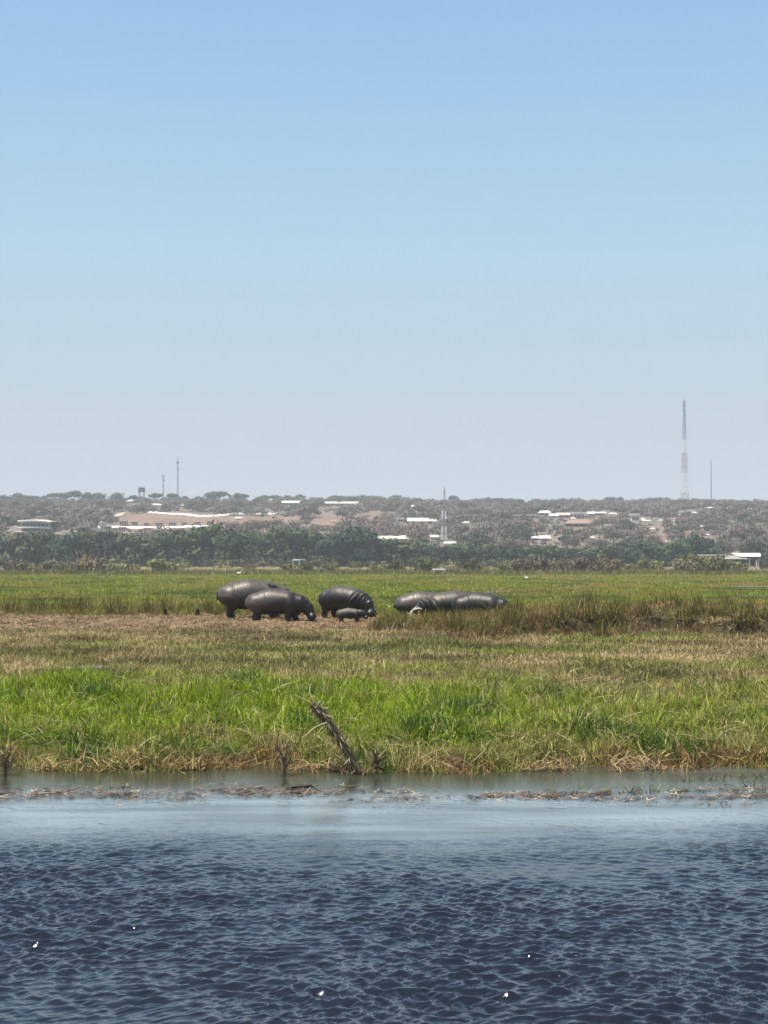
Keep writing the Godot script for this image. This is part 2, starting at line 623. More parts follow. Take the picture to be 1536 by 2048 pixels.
func twigs(b: Builder, lobes: Array, count: int, length: float, width: float, col: Color) -> void:
	for k in count:
		var lobe = lobes[rng.randi() % lobes.size()]
		var u := Vector3(rng.randfn(), rng.randfn(), rng.randfn()).normalized()
		var p: Vector3 = lobe[0] + u * (lobe[1] as Vector3) * pow(rng.randf(), 0.45)
		var dir := (u + Vector3(0, 0.8, 0) + Vector3(rng.randfn(), rng.randfn(), rng.randfn()) * 0.5).normalized()
		var side := dir.cross(Vector3(rng.randfn(), rng.randfn(), rng.randfn())).normalized() * width * 0.5
		var l := length * rng.randf_range(0.5, 1.3)
		b.leaf(p - dir * l * 0.5 - side, p - dir * l * 0.5 + side, p + dir * l * 0.5 + side * 0.3, p + dir * l * 0.5 - side * 0.3, (u + Vector3(0, 0.6, 0) + Vector3(rng.randfn(), rng.randfn(), rng.randfn()) * 0.25).normalized(), col * rng.randf_range(0.88, 1.14))

func limbs(b: Builder, height: float, reach: float, r: float, count: int) -> void:
	var bendy := Vector3(rng.randfn() * 0.06, 0, rng.randfn() * 0.06) * height
	b.tube([Vector3(0, -0.6, 0), Vector3(0, height * 0.22, 0), bendy + Vector3(0, height * 0.45, 0), bendy * 1.6 + Vector3(0, height * 0.72, 0)], [r * 1.3, r, r * 0.7, r * 0.25], 6)
	for k in count:
		var a := TAU * (k + rng.randf() * 0.7) / count
		var from := bendy * 0.6 + Vector3(0, height * rng.randf_range(0.2, 0.5), 0)
		var out := Vector3(cos(a), 0, sin(a)) * reach * rng.randf_range(0.55, 0.9)
		b.tube([from, from + out * 0.5 + Vector3(0, height * 0.14, 0), from + out + Vector3(0, height * 0.34, 0)], [r * 0.5, r * 0.35, r * 0.1], 5)

# a tree as trunk and crown; kind: "leafy", "bare", "flat"
func tree_shape(called: String, kind: String, height: float, width: float, count: int, size: float, dark: Color, light: Color) -> Node3D:
	var o := thing(called, "", kind + " tree" if kind != "flat" else "tree")
	o.set_meta("called", called)
	var t := Builder.new()
	limbs(t, height, width * 0.5, height * 0.028, 5)
	part("trunk", t.mesh(mat("bark", Color(0.10, 0.085, 0.07))), o)
	var lobes := []
	var many := 7 if kind != "flat" else 5
	for k in many:
		var a := TAU * (k + rng.randf() * 0.8) / many
		var q := rng.randf_range(0.1, 0.34) * width
		var up := rng.randf_range(0.42, 0.74) if kind != "flat" else rng.randf_range(0.66, 0.8)
		lobes.append([Vector3(cos(a) * q, height * up, sin(a) * q), Vector3(width * rng.randf_range(0.2, 0.3), height * (rng.randf_range(0.17, 0.27) if kind != "flat" else 0.16), width * rng.randf_range(0.2, 0.3))])
	lobes.append([Vector3(0, height * 0.72, 0), Vector3(width * 0.26, height * 0.25, width * 0.26)])
	if kind == "leafy":
		for k in 4:
			var a := TAU * (k + rng.randf()) / 4
			lobes.append([Vector3(cos(a) * width * 0.3, height * 0.24, sin(a) * width * 0.3), Vector3(width * 0.22, height * 0.23, width * 0.22)])
	var b := Builder.new()
	if kind == "bare":
		twigs(b, lobes, count, size, size * 0.11, dark)
		crown(b, lobes, count / 5, size * 0.28, dark, light, -0.1)
	else:
		crown(b, lobes, count, size, dark, light, -0.3, 0.25)
	part("crown", b.mesh(leaf_mat()), o)
	return o

func leaf_mat() -> StandardMaterial3D:
	var m := mat("leaves", Color.WHITE, 0.75, true)
	m.metallic_specular = 0.2
	m.backlight_enabled = true
	m.backlight = Color(0.35, 0.35, 0.35)
	return m

func put_first(o: Node3D, where: Vector3, turn: float, size: float, used: Dictionary) -> Node3D:
	# the prototype itself is the first of its kind, later ones are copies
	if not used.has(o):
		used[o] = true
		o.position = where
		o.rotation.y = turn
		o.scale = Vector3.ONE * size
		return o
	return copy_of(o, where, turn, size)

func skyline(px: float) -> float:
	# tops of the ridge trees in the photograph
	return bend(px, [[-200.0, 988.0], [0.0, 988.0], [150.0, 984.0], [300.0, 988.0], [480.0, 984.0], [700.0, 992.0], [900.0, 994.0], [1100.0, 997.0], [1300.0, 996.0], [1540.0, 1001.0], [1800.0, 1001.0]])

var keep_clear := []     # [px, py, half width, half height]: where buildings show

func make_hill_trees() -> void:
	var used := {}
	var grey := Color(0.155, 0.142, 0.134)
	var dun := Color(0.15, 0.135, 0.108)
	var bare := []
	for k in 5:
		bare.append(tree_shape("bare_tree", "bare", 5.2 + k * 0.25, 6.8 + (k % 3), 420, 1.3, [grey, dun][k % 2] * (0.85 + 0.08 * k), Color(0.17, 0.165, 0.11)))
	var ever := []
	for k in 4:
		ever.append(tree_shape("ridge_tree", ["leafy", "flat"][k % 2], 6.4 + k * 0.4, 8.0 + k, 520, 0.75, Color(0.02, 0.034, 0.024), Color(0.058, 0.078, 0.046)))
	# the crest: evergreen crowns against the sky
	var crest := []
	for k in 74:
		var px := -40.0 + k * 22.0 + rng.randf_range(-9.0, 9.0)
		var d := rng.randf_range(1085.0, 1140.0)
		var x := (px - 768.0) / F * d
		var pick: int = rng.randi() % 4
		var p := on_ground(x, d)
		var top := EYE.y + (1115.0 - skyline(px) + rng.randf_range(-9.0, 4.0)) / F * d
		var s := clampf((top - p.y) / (6.4 + pick * 0.4), 0.55, 1.75)
		var o := put_first(ever[pick], p, rng.randf() * TAU, s, used)
		o.scale.x *= rng.randf_range(0.95, 1.4); o.scale.z = o.scale.x
		tag(o, "dark evergreen tree on the crest of the far hill", "tree", "evergreen trees along the crest of the hill")
		crest.append(o)
	# the slope: leafless and half-leafless trees, the nearest and largest as things
	var places := []
	for k in 3600:
		var d := lerpf(440.0, 1110.0, pow(rng.randf(), 0.85))
		var x := rng.randf_range(-0.31, 0.31) * d
		var p := on_ground(x, d)
		var px := 768.0 + x / d * F
		var py := 1115.0 - (p.y - EYE.y) / d * F
		var tall := 5.5 / d * F
		var hidden := false
		for c in keep_clear:
			if absf(px - c[0]) < c[2] + 1.6 / d * F and py - tall * 0.7 < c[1] + c[3] and py > c[1] - c[3] and d < c[4] + 2.0:
				hidden = true
				break
		if bump(px, 225.0, 760.0, 10.0) * bump(d, 622.0, 795.0, 6.0) > 0.5 and rng.randf() < (0.95 if px < 600.0 else 0.8): continue
		places.append([p, d, hidden])
	places.sort_custom(func(a, b): return a[1] < b[1])
	var rest := []
	var tints := []
	for k in places.size():
		var s := rng.randf_range(0.55, 1.15)
		if places[k][2]: s *= 0.3
		var green: bool = rng.randf() < (0.22 if places[k][1] < 960.0 else 0.55)
		if k < 240 and not green and not places[k][2]:
			var o := put_first(bare[rng.randi() % 5], places[k][0], rng.randf() * TAU, s, used)
			tag(o, "leafless grey-brown tree low on the dry hillside above the riverside trees", "tree", "leafless trees low on the hillside")
		elif k < 300 and green and not places[k][2]:
			var o := put_first(ever[rng.randi() % 4], places[k][0], rng.randf() * TAU, s * 0.8, used)
			tag(o, "dark green tree among the leafless trees of the hillside", "tree", "green trees among the leafless ones")
		else:
			rest.append(Transform3D(Basis(Vector3.UP, rng.randf() * TAU).scaled(Vector3(s * 1.15, s, s * 1.15)), places[k][0]))
			var g := rng.randf_range(0.75, 1.15)
			tints.append(Color(0.45, 0.62, 0.42) * g if green else Color(1.05, 0.98, 0.98) * g)
	var wood: Node3D = thing("hillside_woodland", "mass of dry grey-brown scrub woodland covering the upper hill", "woodland")
	tag(wood, "", "", "", "stuff")
	for k in 4:
		var b := Builder.new()
		var lobes := []
		for q in 6:
			var a := TAU * q / 6 + rng.randf()
			lobes.append([Vector3(cos(a) * 1.9, rng.randf_range(2.0, 3.6), sin(a) * 1.9), Vector3(1.5, 1.3, 1.5)])
		lobes.append([Vector3(0, 3.6, 0), Vector3(1.6, 1.3, 1.6)])
		twigs(b, lobes, 200, 1.4, 0.17, grey * 1.05)
		crown(b, lobes, 170, 0.55, grey * 0.8, Color(0.16, 0.15, 0.115), -0.2, 0.2)
		b.tube([Vector3(0, -0.5, 0), Vector3(0, 2.4, 0)], [0.2, 0.12], 5, Color(0.1, 0.085, 0.07))
		var mine := []
		var mine_tints := []
		for q in rest.size():
			if q % 4 == k:
				mine.append(rest[q]); mine_tints.append(tints[q])
		multi("scrub_trees", b.mesh(leaf_mat()), mine, mine_tints, wood)

func make_bank_trees() -> void:
	var used := {}
	var kinds := []
	var dark := [Color(0.022, 0.042, 0.024), Color(0.03, 0.05, 0.022), Color(0.04, 0.058, 0.026), Color(0.026, 0.043, 0.032), Color(0.05, 0.06, 0.034), Color(0.022, 0.045, 0.03), Color(0.014, 0.03, 0.022)]
	var looks := ["dense dark green", "broad green", "tall yellowish green", "dark bluish green", "greyish thin-leaved", "round dark", "largest round blackish"]
	for k in 7:
		var o := tree_shape("riverside_tree", "leafy", [8.5, 8.0, 10.0, 7.5, 7.0, 9.0, 9.0][k], [9.0, 11.0, 9.0, 8.0, 9.0, 10.0, 11.5][k], 1500 if k < 6 else 2600, 0.62, dark[k], (dark[k] * 1.9).lerp(Color(0.10, 0.13, 0.06), 0.14))
		o.set_meta("look", looks[k])
		kinds.append(o)
	# [px, top py, kind]: the line of trees on the far bank
	var line := [[-30, 1066, 0], [14, 1074, 3], [48, 1070, 4], [88, 1066, 0], [126, 1074, 3], [160, 1064, 1], [196, 1072, 5], [222, 1066, 3], [258, 1072, 4], [290, 1078, 4], [322, 1068, 2], [356, 1062, 0], [392, 1056, 2], [426, 1048, 2], [452, 1064, 1], [486, 1062, 2], [512, 1072, 0], [548, 1060, 2], [580, 1058, 1], [618, 1064, 1], [650, 1084, 3], [708, 1060, 6], [742, 1082, 3], [772, 1080, 1], [806, 1082, 4], [836, 1084, 1], [866, 1090, 5], [902, 1094, 3], [936, 1090, 1], [968, 1092, 4], [1004, 1092, 0], [1034, 1096, 3], [1066, 1094, 4], [1100, 1092, 1], [1130, 1096, 5], [1160, 1098, 4], [1190, 1096, 1], [1220, 1092, 4], [1252, 1098, 3], [1290, 1084, 0], [1318, 1090, 3], [1348, 1086, 1], [1384, 1072, 5], [1402, 1080, 3], [1420, 1090, 0], [1531, 1108, 3], [1562, 1090, 5]]
	var list := []
	for e in line:
		var d := rng.randf_range(394.0, 416.0) if e[2] != 6 else 392.0
		var x: float = (e[0] - 768.0) / F * d
		var p := on_ground(x, d)
		var h: float = EYE.y + (1115.0 - e[1]) / F * d - p.y
		var base: float = [8.5, 8.0, 10.0, 7.5, 7.0, 9.0, 9.0][e[2]]
		var o := put_first(kinds[e[2]], p, rng.randf() * TAU, h / base * 1.14, used)
		o.set_meta("look", looks[e[2]])
		o.scale.x = clampf(o.scale.x, 0.7, 1.15) * rng.randf_range(0.85, 1.15); o.scale.z = o.scale.x
		tag(o, "", "tree")
		list.append(o)
	tell_apart(list, "tree on the far bank", [[70.0, "the white curved building"], [300.0, "the unfinished terraces"], [597.0, "the boat canopy"], [780.0, "the long pale roof"], [888.0, "the slope's lattice mast"], [1157.0, "the red roofed house"], [1300.0, "the pink house"], [1470.0, "the riverside lodge"]], "trees in a line on the far bank")
	# low undergrowth that closes the gaps under the trees
	var under: Node3D = thing("undergrowth", "dark low undergrowth under the riverside trees", "undergrowth")
	tag(under, "", "", "", "stuff")
	var places := []
	var tints := []
	for k in 420:
		var d := rng.randf_range(388.0, 428.0)
		var p := on_ground(rng.randf_range(-0.29, 0.29) * d, d)
		var s := rng.randf_range(0.7, 1.5)
		places.append(Transform3D(Basis(Vector3.UP, rng.randf() * TAU).scaled(Vector3(s * 1.3, s, s * 1.3)), p))
		tints.append(Color(1, 1, 1) * rng.randf_range(0.7, 1.3))
	var b := Builder.new()
	crown(b, [[Vector3(0, 0.9, 0), Vector3(1.7, 1.2, 1.7)], [Vector3(1.1, 0.6, 0.4), Vector3(1.2, 0.9, 1.2)], [Vector3(-1, 0.7, -0.3), Vector3(1.2, 1.0, 1.2)]], 320, 0.4, Color(0.03, 0.04, 0.024), Color(0.075, 0.085, 0.045))
	multi("low_bushes", b.mesh(leaf_mat()), places, tints, under)


# ---------------------------------------------------------------- the town on the hill
func plaster() -> StandardMaterial3D: return mat("white_plaster", Color(0.74, 0.73, 0.70), 0.85)
func dark_glass() -> StandardMaterial3D: return mat("dark_window", Color(0.03, 0.035, 0.04), 0.2)

# a house whose foot, width and height are read off the hillside; roof: "gable", "flat", "shed", "hip"
func house(called: String, label: String, px0: float, px1: float, top: float, foot: float, roof: String, wall_col: Color, roof_col: Color, windows := 3, roof_share := 0.5) -> Node3D:
	var p := hill_spot((px0 + px1) * 0.5, foot)
	var d := -p.z
	var w := (px1 - px0) / F * d
	var h := (foot - top) / F * d
	keep_clear.append([(px0 + px1) * 0.5, (top + foot) * 0.5, (px1 - px0) * 0.5, (foot - top) * 0.5 + 1.0, d])
	var deep := clampf(w * 0.5, 3.5, 11.0)
	var o := thing(called, label, "house" if called.contains("house") else "building", p, 0.0)
	var wh := h * (1.0 - roof_share)
	var wm := mat("wall_%s" % wall_col.to_html(), wall_col, 0.9)
	var rm := mat("roof_%s" % roof_col.to_html(), roof_col, 0.6)
	var b := Builder.new()
	b.box(Vector3(0, wh * 0.5 - 1.5, -deep * 0.5), Vector3(w * 0.94, wh + 3.0, deep))
	part("wall", b.mesh(wm), o)
	b = Builder.new()
	var e := 0.35
	var lo := wh + 0.004
	var hi := h
	var L := -w * 0.5 - e
	var R := w * 0.5 + e
	var near := e
	var back := -deep - e
	var mid := -deep * 0.5
	if roof == "flat":
		b.box(Vector3(0, (lo + hi) * 0.5, mid), Vector3(R - L, maxf(hi - lo, 0.35), near - back))
	elif roof == "shed":
		b.quad(Vector3(L, lo, near), Vector3(L, hi, back), Vector3(R, hi, back), Vector3(R, lo, near))
		b.quad(Vector3(L, lo - 0.25, near), Vector3(L, lo, near), Vector3(R, lo, near), Vector3(R, lo - 0.25, near))
		b.tri(Vector3(R, lo, near), Vector3(R, hi, back), Vector3(R, lo, back))
		b.tri(Vector3(L, lo, back), Vector3(L, hi, back), Vector3(L, lo, near))
		b.quad(Vector3(R, lo, back), Vector3(R, hi, back), Vector3(L, hi, back), Vector3(L, lo, back))
	else:
		var inset := minf(deep * 0.5, w * 0.28) if roof == "hip" else 0.0
		var a := Vector3(L + inset, hi, mid)
		var c := Vector3(R - inset, hi, mid)
		b.quad(Vector3(L, lo, near), a, c, Vector3(R, lo, near))
		b.quad(Vector3(R, lo, back), c, a, Vector3(L, lo, back))
		b.tri(Vector3(L, lo, back), a, Vector3(L, lo, near))
		b.tri(Vector3(R, lo, near), c, Vector3(R, lo, back))
		b.quad(Vector3(L, lo - 0.2, near), Vector3(L, lo, near), Vector3(R, lo, near), Vector3(R, lo - 0.2, near))
	part("roof", b.mesh(rm), o)
	for k in windows:
		var ww := minf(w / (windows * 2.2), 1.6)
		var f := Builder.new()
		f.box(Vector3(w * 0.86 * ((k + 0.5) / windows - 0.5), wh * 0.55, 0.02), Vector3(ww, minf(wh * 0.45, 1.5), 0.06))
		part("window", f.mesh(dark_glass()), o)
	return o

func make_hill_buildings() -> void:
	var white := Color(0.60, 0.60, 0.585)
	var pale := Color(0.55, 0.53, 0.48)
	var tin := Color(0.46, 0.48, 0.48)
	var sand := Color(0.42, 0.35, 0.28)
	var rose := Color(0.55, 0.40, 0.34)
	# the modern building with curved white slabs, far left
	var p := hill_spot(70.0, 1066.0)
	var u := -p.z / F
	keep_clear.append([60.0, 1052.0, 52.0, 16.0, -p.z])
	var o := thing("curved_building", "modern white building with two curved roof slabs and green glass", "building", p)
	for s in [["roof", 25.5, 20.5, -31.0, 32.0], ["balcony", 12.0, 8.5, -30.0, 35.0], ["terrace", 2.5, 0.5, -38.0, 18.0]]:
		var b := Builder.new()
		for k in 12:
			var t0: float = lerpf(s[3], s[4], k / 12.0)
			var t1: float = lerpf(s[3], s[4], (k + 1) / 12.0)
			var z0 := 5.0 - 10.0 * pow((k / 12.0 - 0.4), 2.0)
			var z1 := 5.0 - 10.0 * pow(((k + 1) / 12.0 - 0.4), 2.0)
			var drop0: float = (s[1] - s[2]) * 0.45 * pow(maxf(0, k / 12.0 - 0.35), 2.0) * 3.0
			var drop1: float = (s[1] - s[2]) * 0.45 * pow(maxf(0, (k + 1) / 12.0 - 0.35), 2.0) * 3.0
			var top0 := Vector3(t0 * u, s[1] * u - drop0 * u, z0)
			var top1 := Vector3(t1 * u, s[1] * u - drop1 * u, z1)
			var low := Vector3(0, -(s[1] - s[2]) * u * 0.6, 0)
			var back := Vector3(0, 0.5, -16.0)
			b.quad(top0 + low, top0, top1, top1 + low)
			b.quad(top0, top0 + back, top1 + back, top1)
			b.quad(top1 + low, top1 + low + back, top0 + low + back, top0 + low)
		part(s[0], b.mesh(plaster()), o)
	var body := Builder.new()
	body.box(Vector3(0, 6.0 * u, -5.0), Vector3(56 * u, 31 * u, 10.0))
	part("wall", body.mesh(mat("sage_wall", Color(0.36, 0.42, 0.38), 0.7)), o)
	var side := Builder.new()
	side.box(Vector3(-46 * u, 4.5 * u, 2.0), Vector3(20 * u, 3 * u, 3.0), Color.WHITE, Basis(Vector3.BACK, 0.35))
	side.box(Vector3(-42 * u, 9.5 * u, 2.0), Vector3(14 * u, 2 * u, 3.0), Color.WHITE, Basis(Vector3.BACK, 0.6))
	part("stair", side.mesh(plaster()), o)
	for k in 7:
		var f := Builder.new()
		f.box(Vector3((-22.0 + k * 7.5) * u, 16.0 * u, 0.1), Vector3(5.5 * u, 5.0 * u, 0.12))
		part("window", f.mesh(mat("green_glass", Color(0.10, 0.16, 0.13), 0.2)), o)
		f = Builder.new()
		f.box(Vector3((-22.0 + k * 7.5) * u, 5.0 * u, 0.1), Vector3(5.5 * u, 4.0 * u, 0.12))
		part("window", f.mesh(mat("green_glass", Color(0.10, 0.16, 0.13), 0.2)), o)
	house("low_building", "long low white wall just right of the curved building", 126, 160, 1061, 1066, "flat", pale, white, 0, 0.6)

	# the road that climbs to the bare slope
	var road := Builder.new()
	var way := [[180.0, 1052.0], [205.0, 1043.0], [228.0, 1034.0], [250.0, 1027.0], [272.0, 1022.0], [296.0, 1019.0]]
	for k in way.size() - 1:
		var a := hill_spot(way[k][0], way[k][1])
		var c := hill_spot(way[k + 1][0], way[k + 1][1])
		for q in 6:
			var s0 := a.lerp(c, q / 6.0)
			var s1 := a.lerp(c, (q + 1) / 6.0)
			var e := []
			for s in [s0, s1]:
				for off in [3.5, -7.0]:
					var g := Vector3(s.x, 0, s.z - off)
					g.y = maxf(ground_y(g.x, -g.z), ground_y(g.x + 2.0, -g.z)) + 0.35
					e.append(g)
			road.quad(e[0], e[1], e[3], e[2])
	structure("hill_road", road.mesh(mat("road_dust", Color(0.36, 0.31, 0.27))), "pale dirt road slanting up the hill on the left")

	# long white retaining wall under the unfinished houses
	var wall := thing("retaining_wall", "long white retaining wall below the row of unfinished houses", "wall", hill_spot(320.0, 1054.0))
	var foot: Array = [[196.0, 1055.0], [240.0, 1056.0], [290.0, 1057.0], [340.0, 1057.0], [370.0, 1055.0], [420.0, 1054.0]]
	for k in foot.size() - 1:
		var a := hill_spot(foot[k][0], foot[k][1]) - wall.position
		var c := hill_spot(foot[k + 1][0], foot[k + 1][1]) - wall.position
		c.z = lerpf(a.z, c.z, 0.5)
		a.z = c.z
		var b := Builder.new()
		var uu := -wall.position.z / F
		b.box((a + c) * 0.5 + Vector3(0, 0.8 * uu, 0), Vector3(absf(c.x - a.x), 6.0 * uu, 0.6), Color.WHITE, Basis(Vector3.RIGHT, -0.75))
		part("wall_section", b.mesh(plaster()), wall)
	keep_clear.append([308.0, 1055.0, 116.0, 3.0, -wall.position.z])
	# unfinished concrete houses in a row
	var first: Node3D = null
	var row := []
	for e in [[246, 1052], [268, 1051], [292, 1052], [318, 1053], [344, 1053], [368, 1051], [395, 1050], [420, 1049], [446, 1050], [214, 1061], [244, 1063]]:
		var q := hill_spot(e[0], e[1])
		var s := -q.z / F
		keep_clear.append([float(e[0]), e[1] - 5.0, 11.0, 7.0, -q.z])
		if first == null:
			first = thing("unfinished_house", "", "house", q)
			first.set_meta("called", "unfinished_house")
			var conc := mat("raw_concrete", Color(0.46, 0.41, 0.36))
			for k in 4:
				var b := Builder.new()
				b.box(Vector3((-7.5 + 5.0 * k) * s, 4.0 * s, 0), Vector3(1.3 * s, 11.0 * s, 0.5))
				part("column", b.mesh(conc), first)
			var b2 := Builder.new()
			b2.box(Vector3(0, 9.6 * s, -1.0), Vector3(17.5 * s, 1.4 * s, 2.6))
			part("roof_slab", b2.mesh(conc), first)
			b2 = Builder.new()
			b2.box(Vector3(0, 3.0 * s, -2.4), Vector3(16.0 * s, 12.0 * s, 0.4))
			part("wall", b2.mesh(mat("brown_block", Color(0.17, 0.12, 0.10))), first)
			b2 = Builder.new()
			b2.box(Vector3(-2.5 * s, 2.0 * s, -0.3), Vector3(4.4 * s, 3.6 * s, 0.25))
			part("low_wall", b2.mesh(conc), first)
			row.append(first)
		else:
			row.append(copy_of(first, q, 0.0, rng.randf_range(0.6, 0.95) * (-q.z / -first.position.z)))
	tell_apart(row, "unfinished concrete house", [[300.0, "the middle of the white wall"]], "unfinished houses in a row on the bare slope")

	# white rubble along the top of the cutting
	var rub := Builder.new()
	for k in 210:
		var px := 297.0 + 263.0 * k / 210.0
		var py := bend(px, [[297.0, 1026.0], [360.0, 1030.0], [400.0, 1034.0], [430.0, 1033.0], [470.0, 1029.0], [520.0, 1029.0], [560.0, 1028.0]]) + rng.randf_range(-0.5, 1.0)
		var q := hill_spot(px, py)
		var s := -q.z / F * rng.randf_range(1.8, 3.8)
		rub.ball(q + Vector3(0, s * 0.25, 0), Vector3(s * rng.randf_range(0.7, 1.3), s * rng.randf_range(0.5, 1.1), s), Color.WHITE, 3, 5)
	var r := part("white_rubble", rub.mesh(mat("white_stone", Color(0.80, 0.79, 0.77))), self)
	tag(r, "ragged line of white rubble along the top of the bare slope", "rubble", "", "stuff")
	keep_clear.append([428.0, 1028.0, 135.0, 5.0, 800.0])

	# houses and roofs, left to right: [name, label, px0, px1, top, foot, roof, wall, roof colour, windows, roof share]
	var list := [
		["roofed_building", "white low roof among the ridge trees left of the two left masts", 236, 270, 999, 1005, "shed", pale, white, 2, 0.55],
		["roofed_building", "pale flat roof among ridge trees just below the water tank", 300, 320, 998, 1004, "flat", pale, tin, 2, 0.4],
		["shed", "small white shed roof above the left end of the white rubble", 306, 322, 1007, 1012, "shed", pale, white, 1, 0.6],
		["shed", "small tilted white roof above the white rubble, below the taller left mast", 358, 367, 1008, 1013, "shed", pale, white, 1, 0.6],
		["house", "white gabled house with grey wall on the ridge right of the rubble", 562, 600, 1001, 1012, "gable", Color(0.33, 0.31, 0.29), white, 3, 0.4],
		["long_house", "long white roofed house on the ridge, the widest roof up there", 644, 716, 1002, 1011, "shed", Color(0.28, 0.27, 0.25), white, 6, 0.5],
		["low_building", "low pale building just left of the large round dark tree", 632, 660, 1063, 1071, "flat", pale, Color(0.6, 0.56, 0.5), 2, 0.35],
		["low_building", "small white building peeping out left of the round dark tree", 684, 702, 1068, 1076, "flat", Color(0.6, 0.57, 0.52), white, 1, 0.35],
		["long_building", "long building with pale cream roof right of the round dark tree", 732, 820, 1070, 1084, "shed", Color(0.33, 0.28, 0.22), Color(0.55, 0.54, 0.46), 6, 0.55],
		["low_building", "low white ruin with open end left of the white rubble terrace", 792, 808, 1035, 1045, "flat", Color(0.66, 0.63, 0.6), white, 1, 0.3],
		["terrace_building", "white stepped terrace building ending in a heap of pale rubble", 816, 872, 1035, 1049, "shed", Color(0.68, 0.65, 0.62), white, 3, 0.5],
		["shed", "small white shed roof at the foot of the lattice mast", 890, 911, 1083, 1089, "shed", pale, white, 0, 0.6],
		["house", "small pale house between the lattice mast and the bare trees", 862, 876, 1070, 1078, "gable", pale, tin, 1, 0.5],
		["house", "pale long wall house at the left end of the right-hand village", 1020, 1076, 1029, 1036, "flat", Color(0.45, 0.42, 0.38), tin, 4, 0.3],
		["house", "pale blue roofed house below the ridge, left in the village", 1077, 1104, 1021, 1030, "hip", Color(0.35, 0.35, 0.34), Color(0.62, 0.68, 0.7), 2, 0.5],
		["house", "white house half hidden by a dark tree in the village", 1100, 1116, 1027, 1036, "gable", Color(0.5, 0.48, 0.46), white, 1, 0.5],
		["house", "brown house with grey roof between white houses of the village", 1114, 1140, 1025, 1035, "gable", rose * 0.7, Color(0.42, 0.36, 0.34), 2, 0.5],
		["tall_house", "two-storey pink and white house right behind the red roof", 1146, 1170, 1024, 1040, "flat", rose, white, 3, 0.22],
		["red_house", "wide house with a red hipped roof on the hillside", 1131, 1186, 1038, 1054, "hip", Color(0.28, 0.13, 0.10), Color(0.25, 0.17, 0.15), 4, 0.55],
		["shed", "small white roofed shed between the pink house and the white house", 1176, 1187, 1023, 1031, "gable", Color(0.4, 0.38, 0.36), white, 1, 0.5],
		["white_house", "bright white house with low roof right of the pink house", 1189, 1212, 1023, 1032, "shed", Color(0.72, 0.71, 0.69), tin, 3, 0.35],
		["shed", "small pale roof right of the bright white house", 1221, 1233, 1025, 1030, "shed", pale, tin, 1, 0.6],
		["pink_house", "narrow tall pale pink house alone among bare trees", 1263, 1278, 1027, 1045, "flat", Color(0.66, 0.52, 0.47), white, 3, 0.2],
		["shed", "long white roof just right of the tall pale pink house", 1287, 1304, 1038, 1044, "shed", pale, white, 1, 0.6],
		["shed", "second long grey roof farther right of the tall pale pink house", 1309, 1325, 1038, 1043, "shed", pale, tin, 1, 0.6],
		["tarpaulin_shelter", "bright white shelter near the crest between the two right masts", 1414, 1430, 1014, 1020, "shed", pale, white, 0, 0.65],
		["shed", "slanting grey roof low on the slope below the red roofed house", 1052, 1075, 1072, 1080, "shed", pale, tin, 1, 0.5],
		["house", "small white house with bent roof below the village", 1080, 1100, 1071, 1082, "gable", Color(0.5, 0.44, 0.4), white, 1, 0.5],
		["shed", "small white roof low on the slope right of the red roof", 1175, 1189, 1072, 1078, "shed", pale, white, 1, 0.6],
		["low_building", "low grey roof just above riverside trees below the village", 1068, 1092, 1101, 1106, "flat", pale, Color(0.4, 0.4, 0.38), 2, 0.4],
		["water_building", "brick building at the foot of the tall banded tower", 1362, 1394, 1010, 1019, "flat", Color(0.22, 0.15, 0.13), Color(0.3, 0.24, 0.22), 2, 0.25],
	]
	for e in list:
		house(e[0], e[1], e[2], e[3], e[4], e[5], e[6], e[7], e[8], e[9], e[10])
	var small := []
	for k in 26:
		var px := rng.randf_range(1010.0, 1420.0) if k < 17 else rng.randf_range(470.0, 980.0)
		var py := rng.randf_range(1022.0, 1092.0) if k < 17 else rng.randf_range(1012.0, 1066.0)
		var wide := rng.randf_range(5.0, 12.0)
		var col: Color = [white, tin, pale, sand, Color(0.33, 0.22, 0.18)][rng.randi() % 5]
		var o2 := house("small_house", "", px, px + wide, py - rng.randf_range(4.0, 6.5), py, ["gable", "shed", "flat"][k % 3], [pale, sand, rose * 0.8][k % 3], col, 1, 0.5)
		tag(o2, "", "house")
		small.append(o2)
	tell_apart(small, "small house among the hillside trees", [[560.0, "the white rubble"], [840.0, "the white terrace building"], [1157.0, "the red roofed house"], [1300.0, "the tall pink house"]], "small houses scattered over the hillside")
	# pale rubble heap at the end of the stepped terrace
	rub = Builder.new()
	for k in 46:
		var q := hill_spot(872.0 + rng.randfn(0, 5.0), 1040.0 + rng.randfn(0, 3.0))
		var s := -q.z / F * rng.randf_range(0.7, 1.6)
		rub.ball(q + Vector3(0, s * 0.3, 0), Vector3(s * 1.1, s * 0.8, s), Color.WHITE, 3, 5)
	r = part("pale_rubble", rub.mesh(mat("pale_stone", Color(0.62, 0.57, 0.52))), self)
	tag(r, "heap of pale rubble at the right end of the white terrace building", "rubble", "", "stuff")
	# the water tank on its stand against the sky
	p = on_ground((283.0 - 768.0) / F * 1120.0, 1120.0)
	u = 1120.0 / F
	var base := EYE.y + (1115.0 - 984.0) * u - p.y
	o = thing("water_tank", "dark square water tank on legs above the ridge trees", "water tank", p)
	var tank := Builder.new()
	tank.box(Vector3(0, base + 4.5 * u, 0), Vector3(12.0 * u, 9.0 * u, 4.5))
	part("tank", tank.mesh(mat("rusty_steel", Color(0.07, 0.07, 0.07), 0.6)), o)
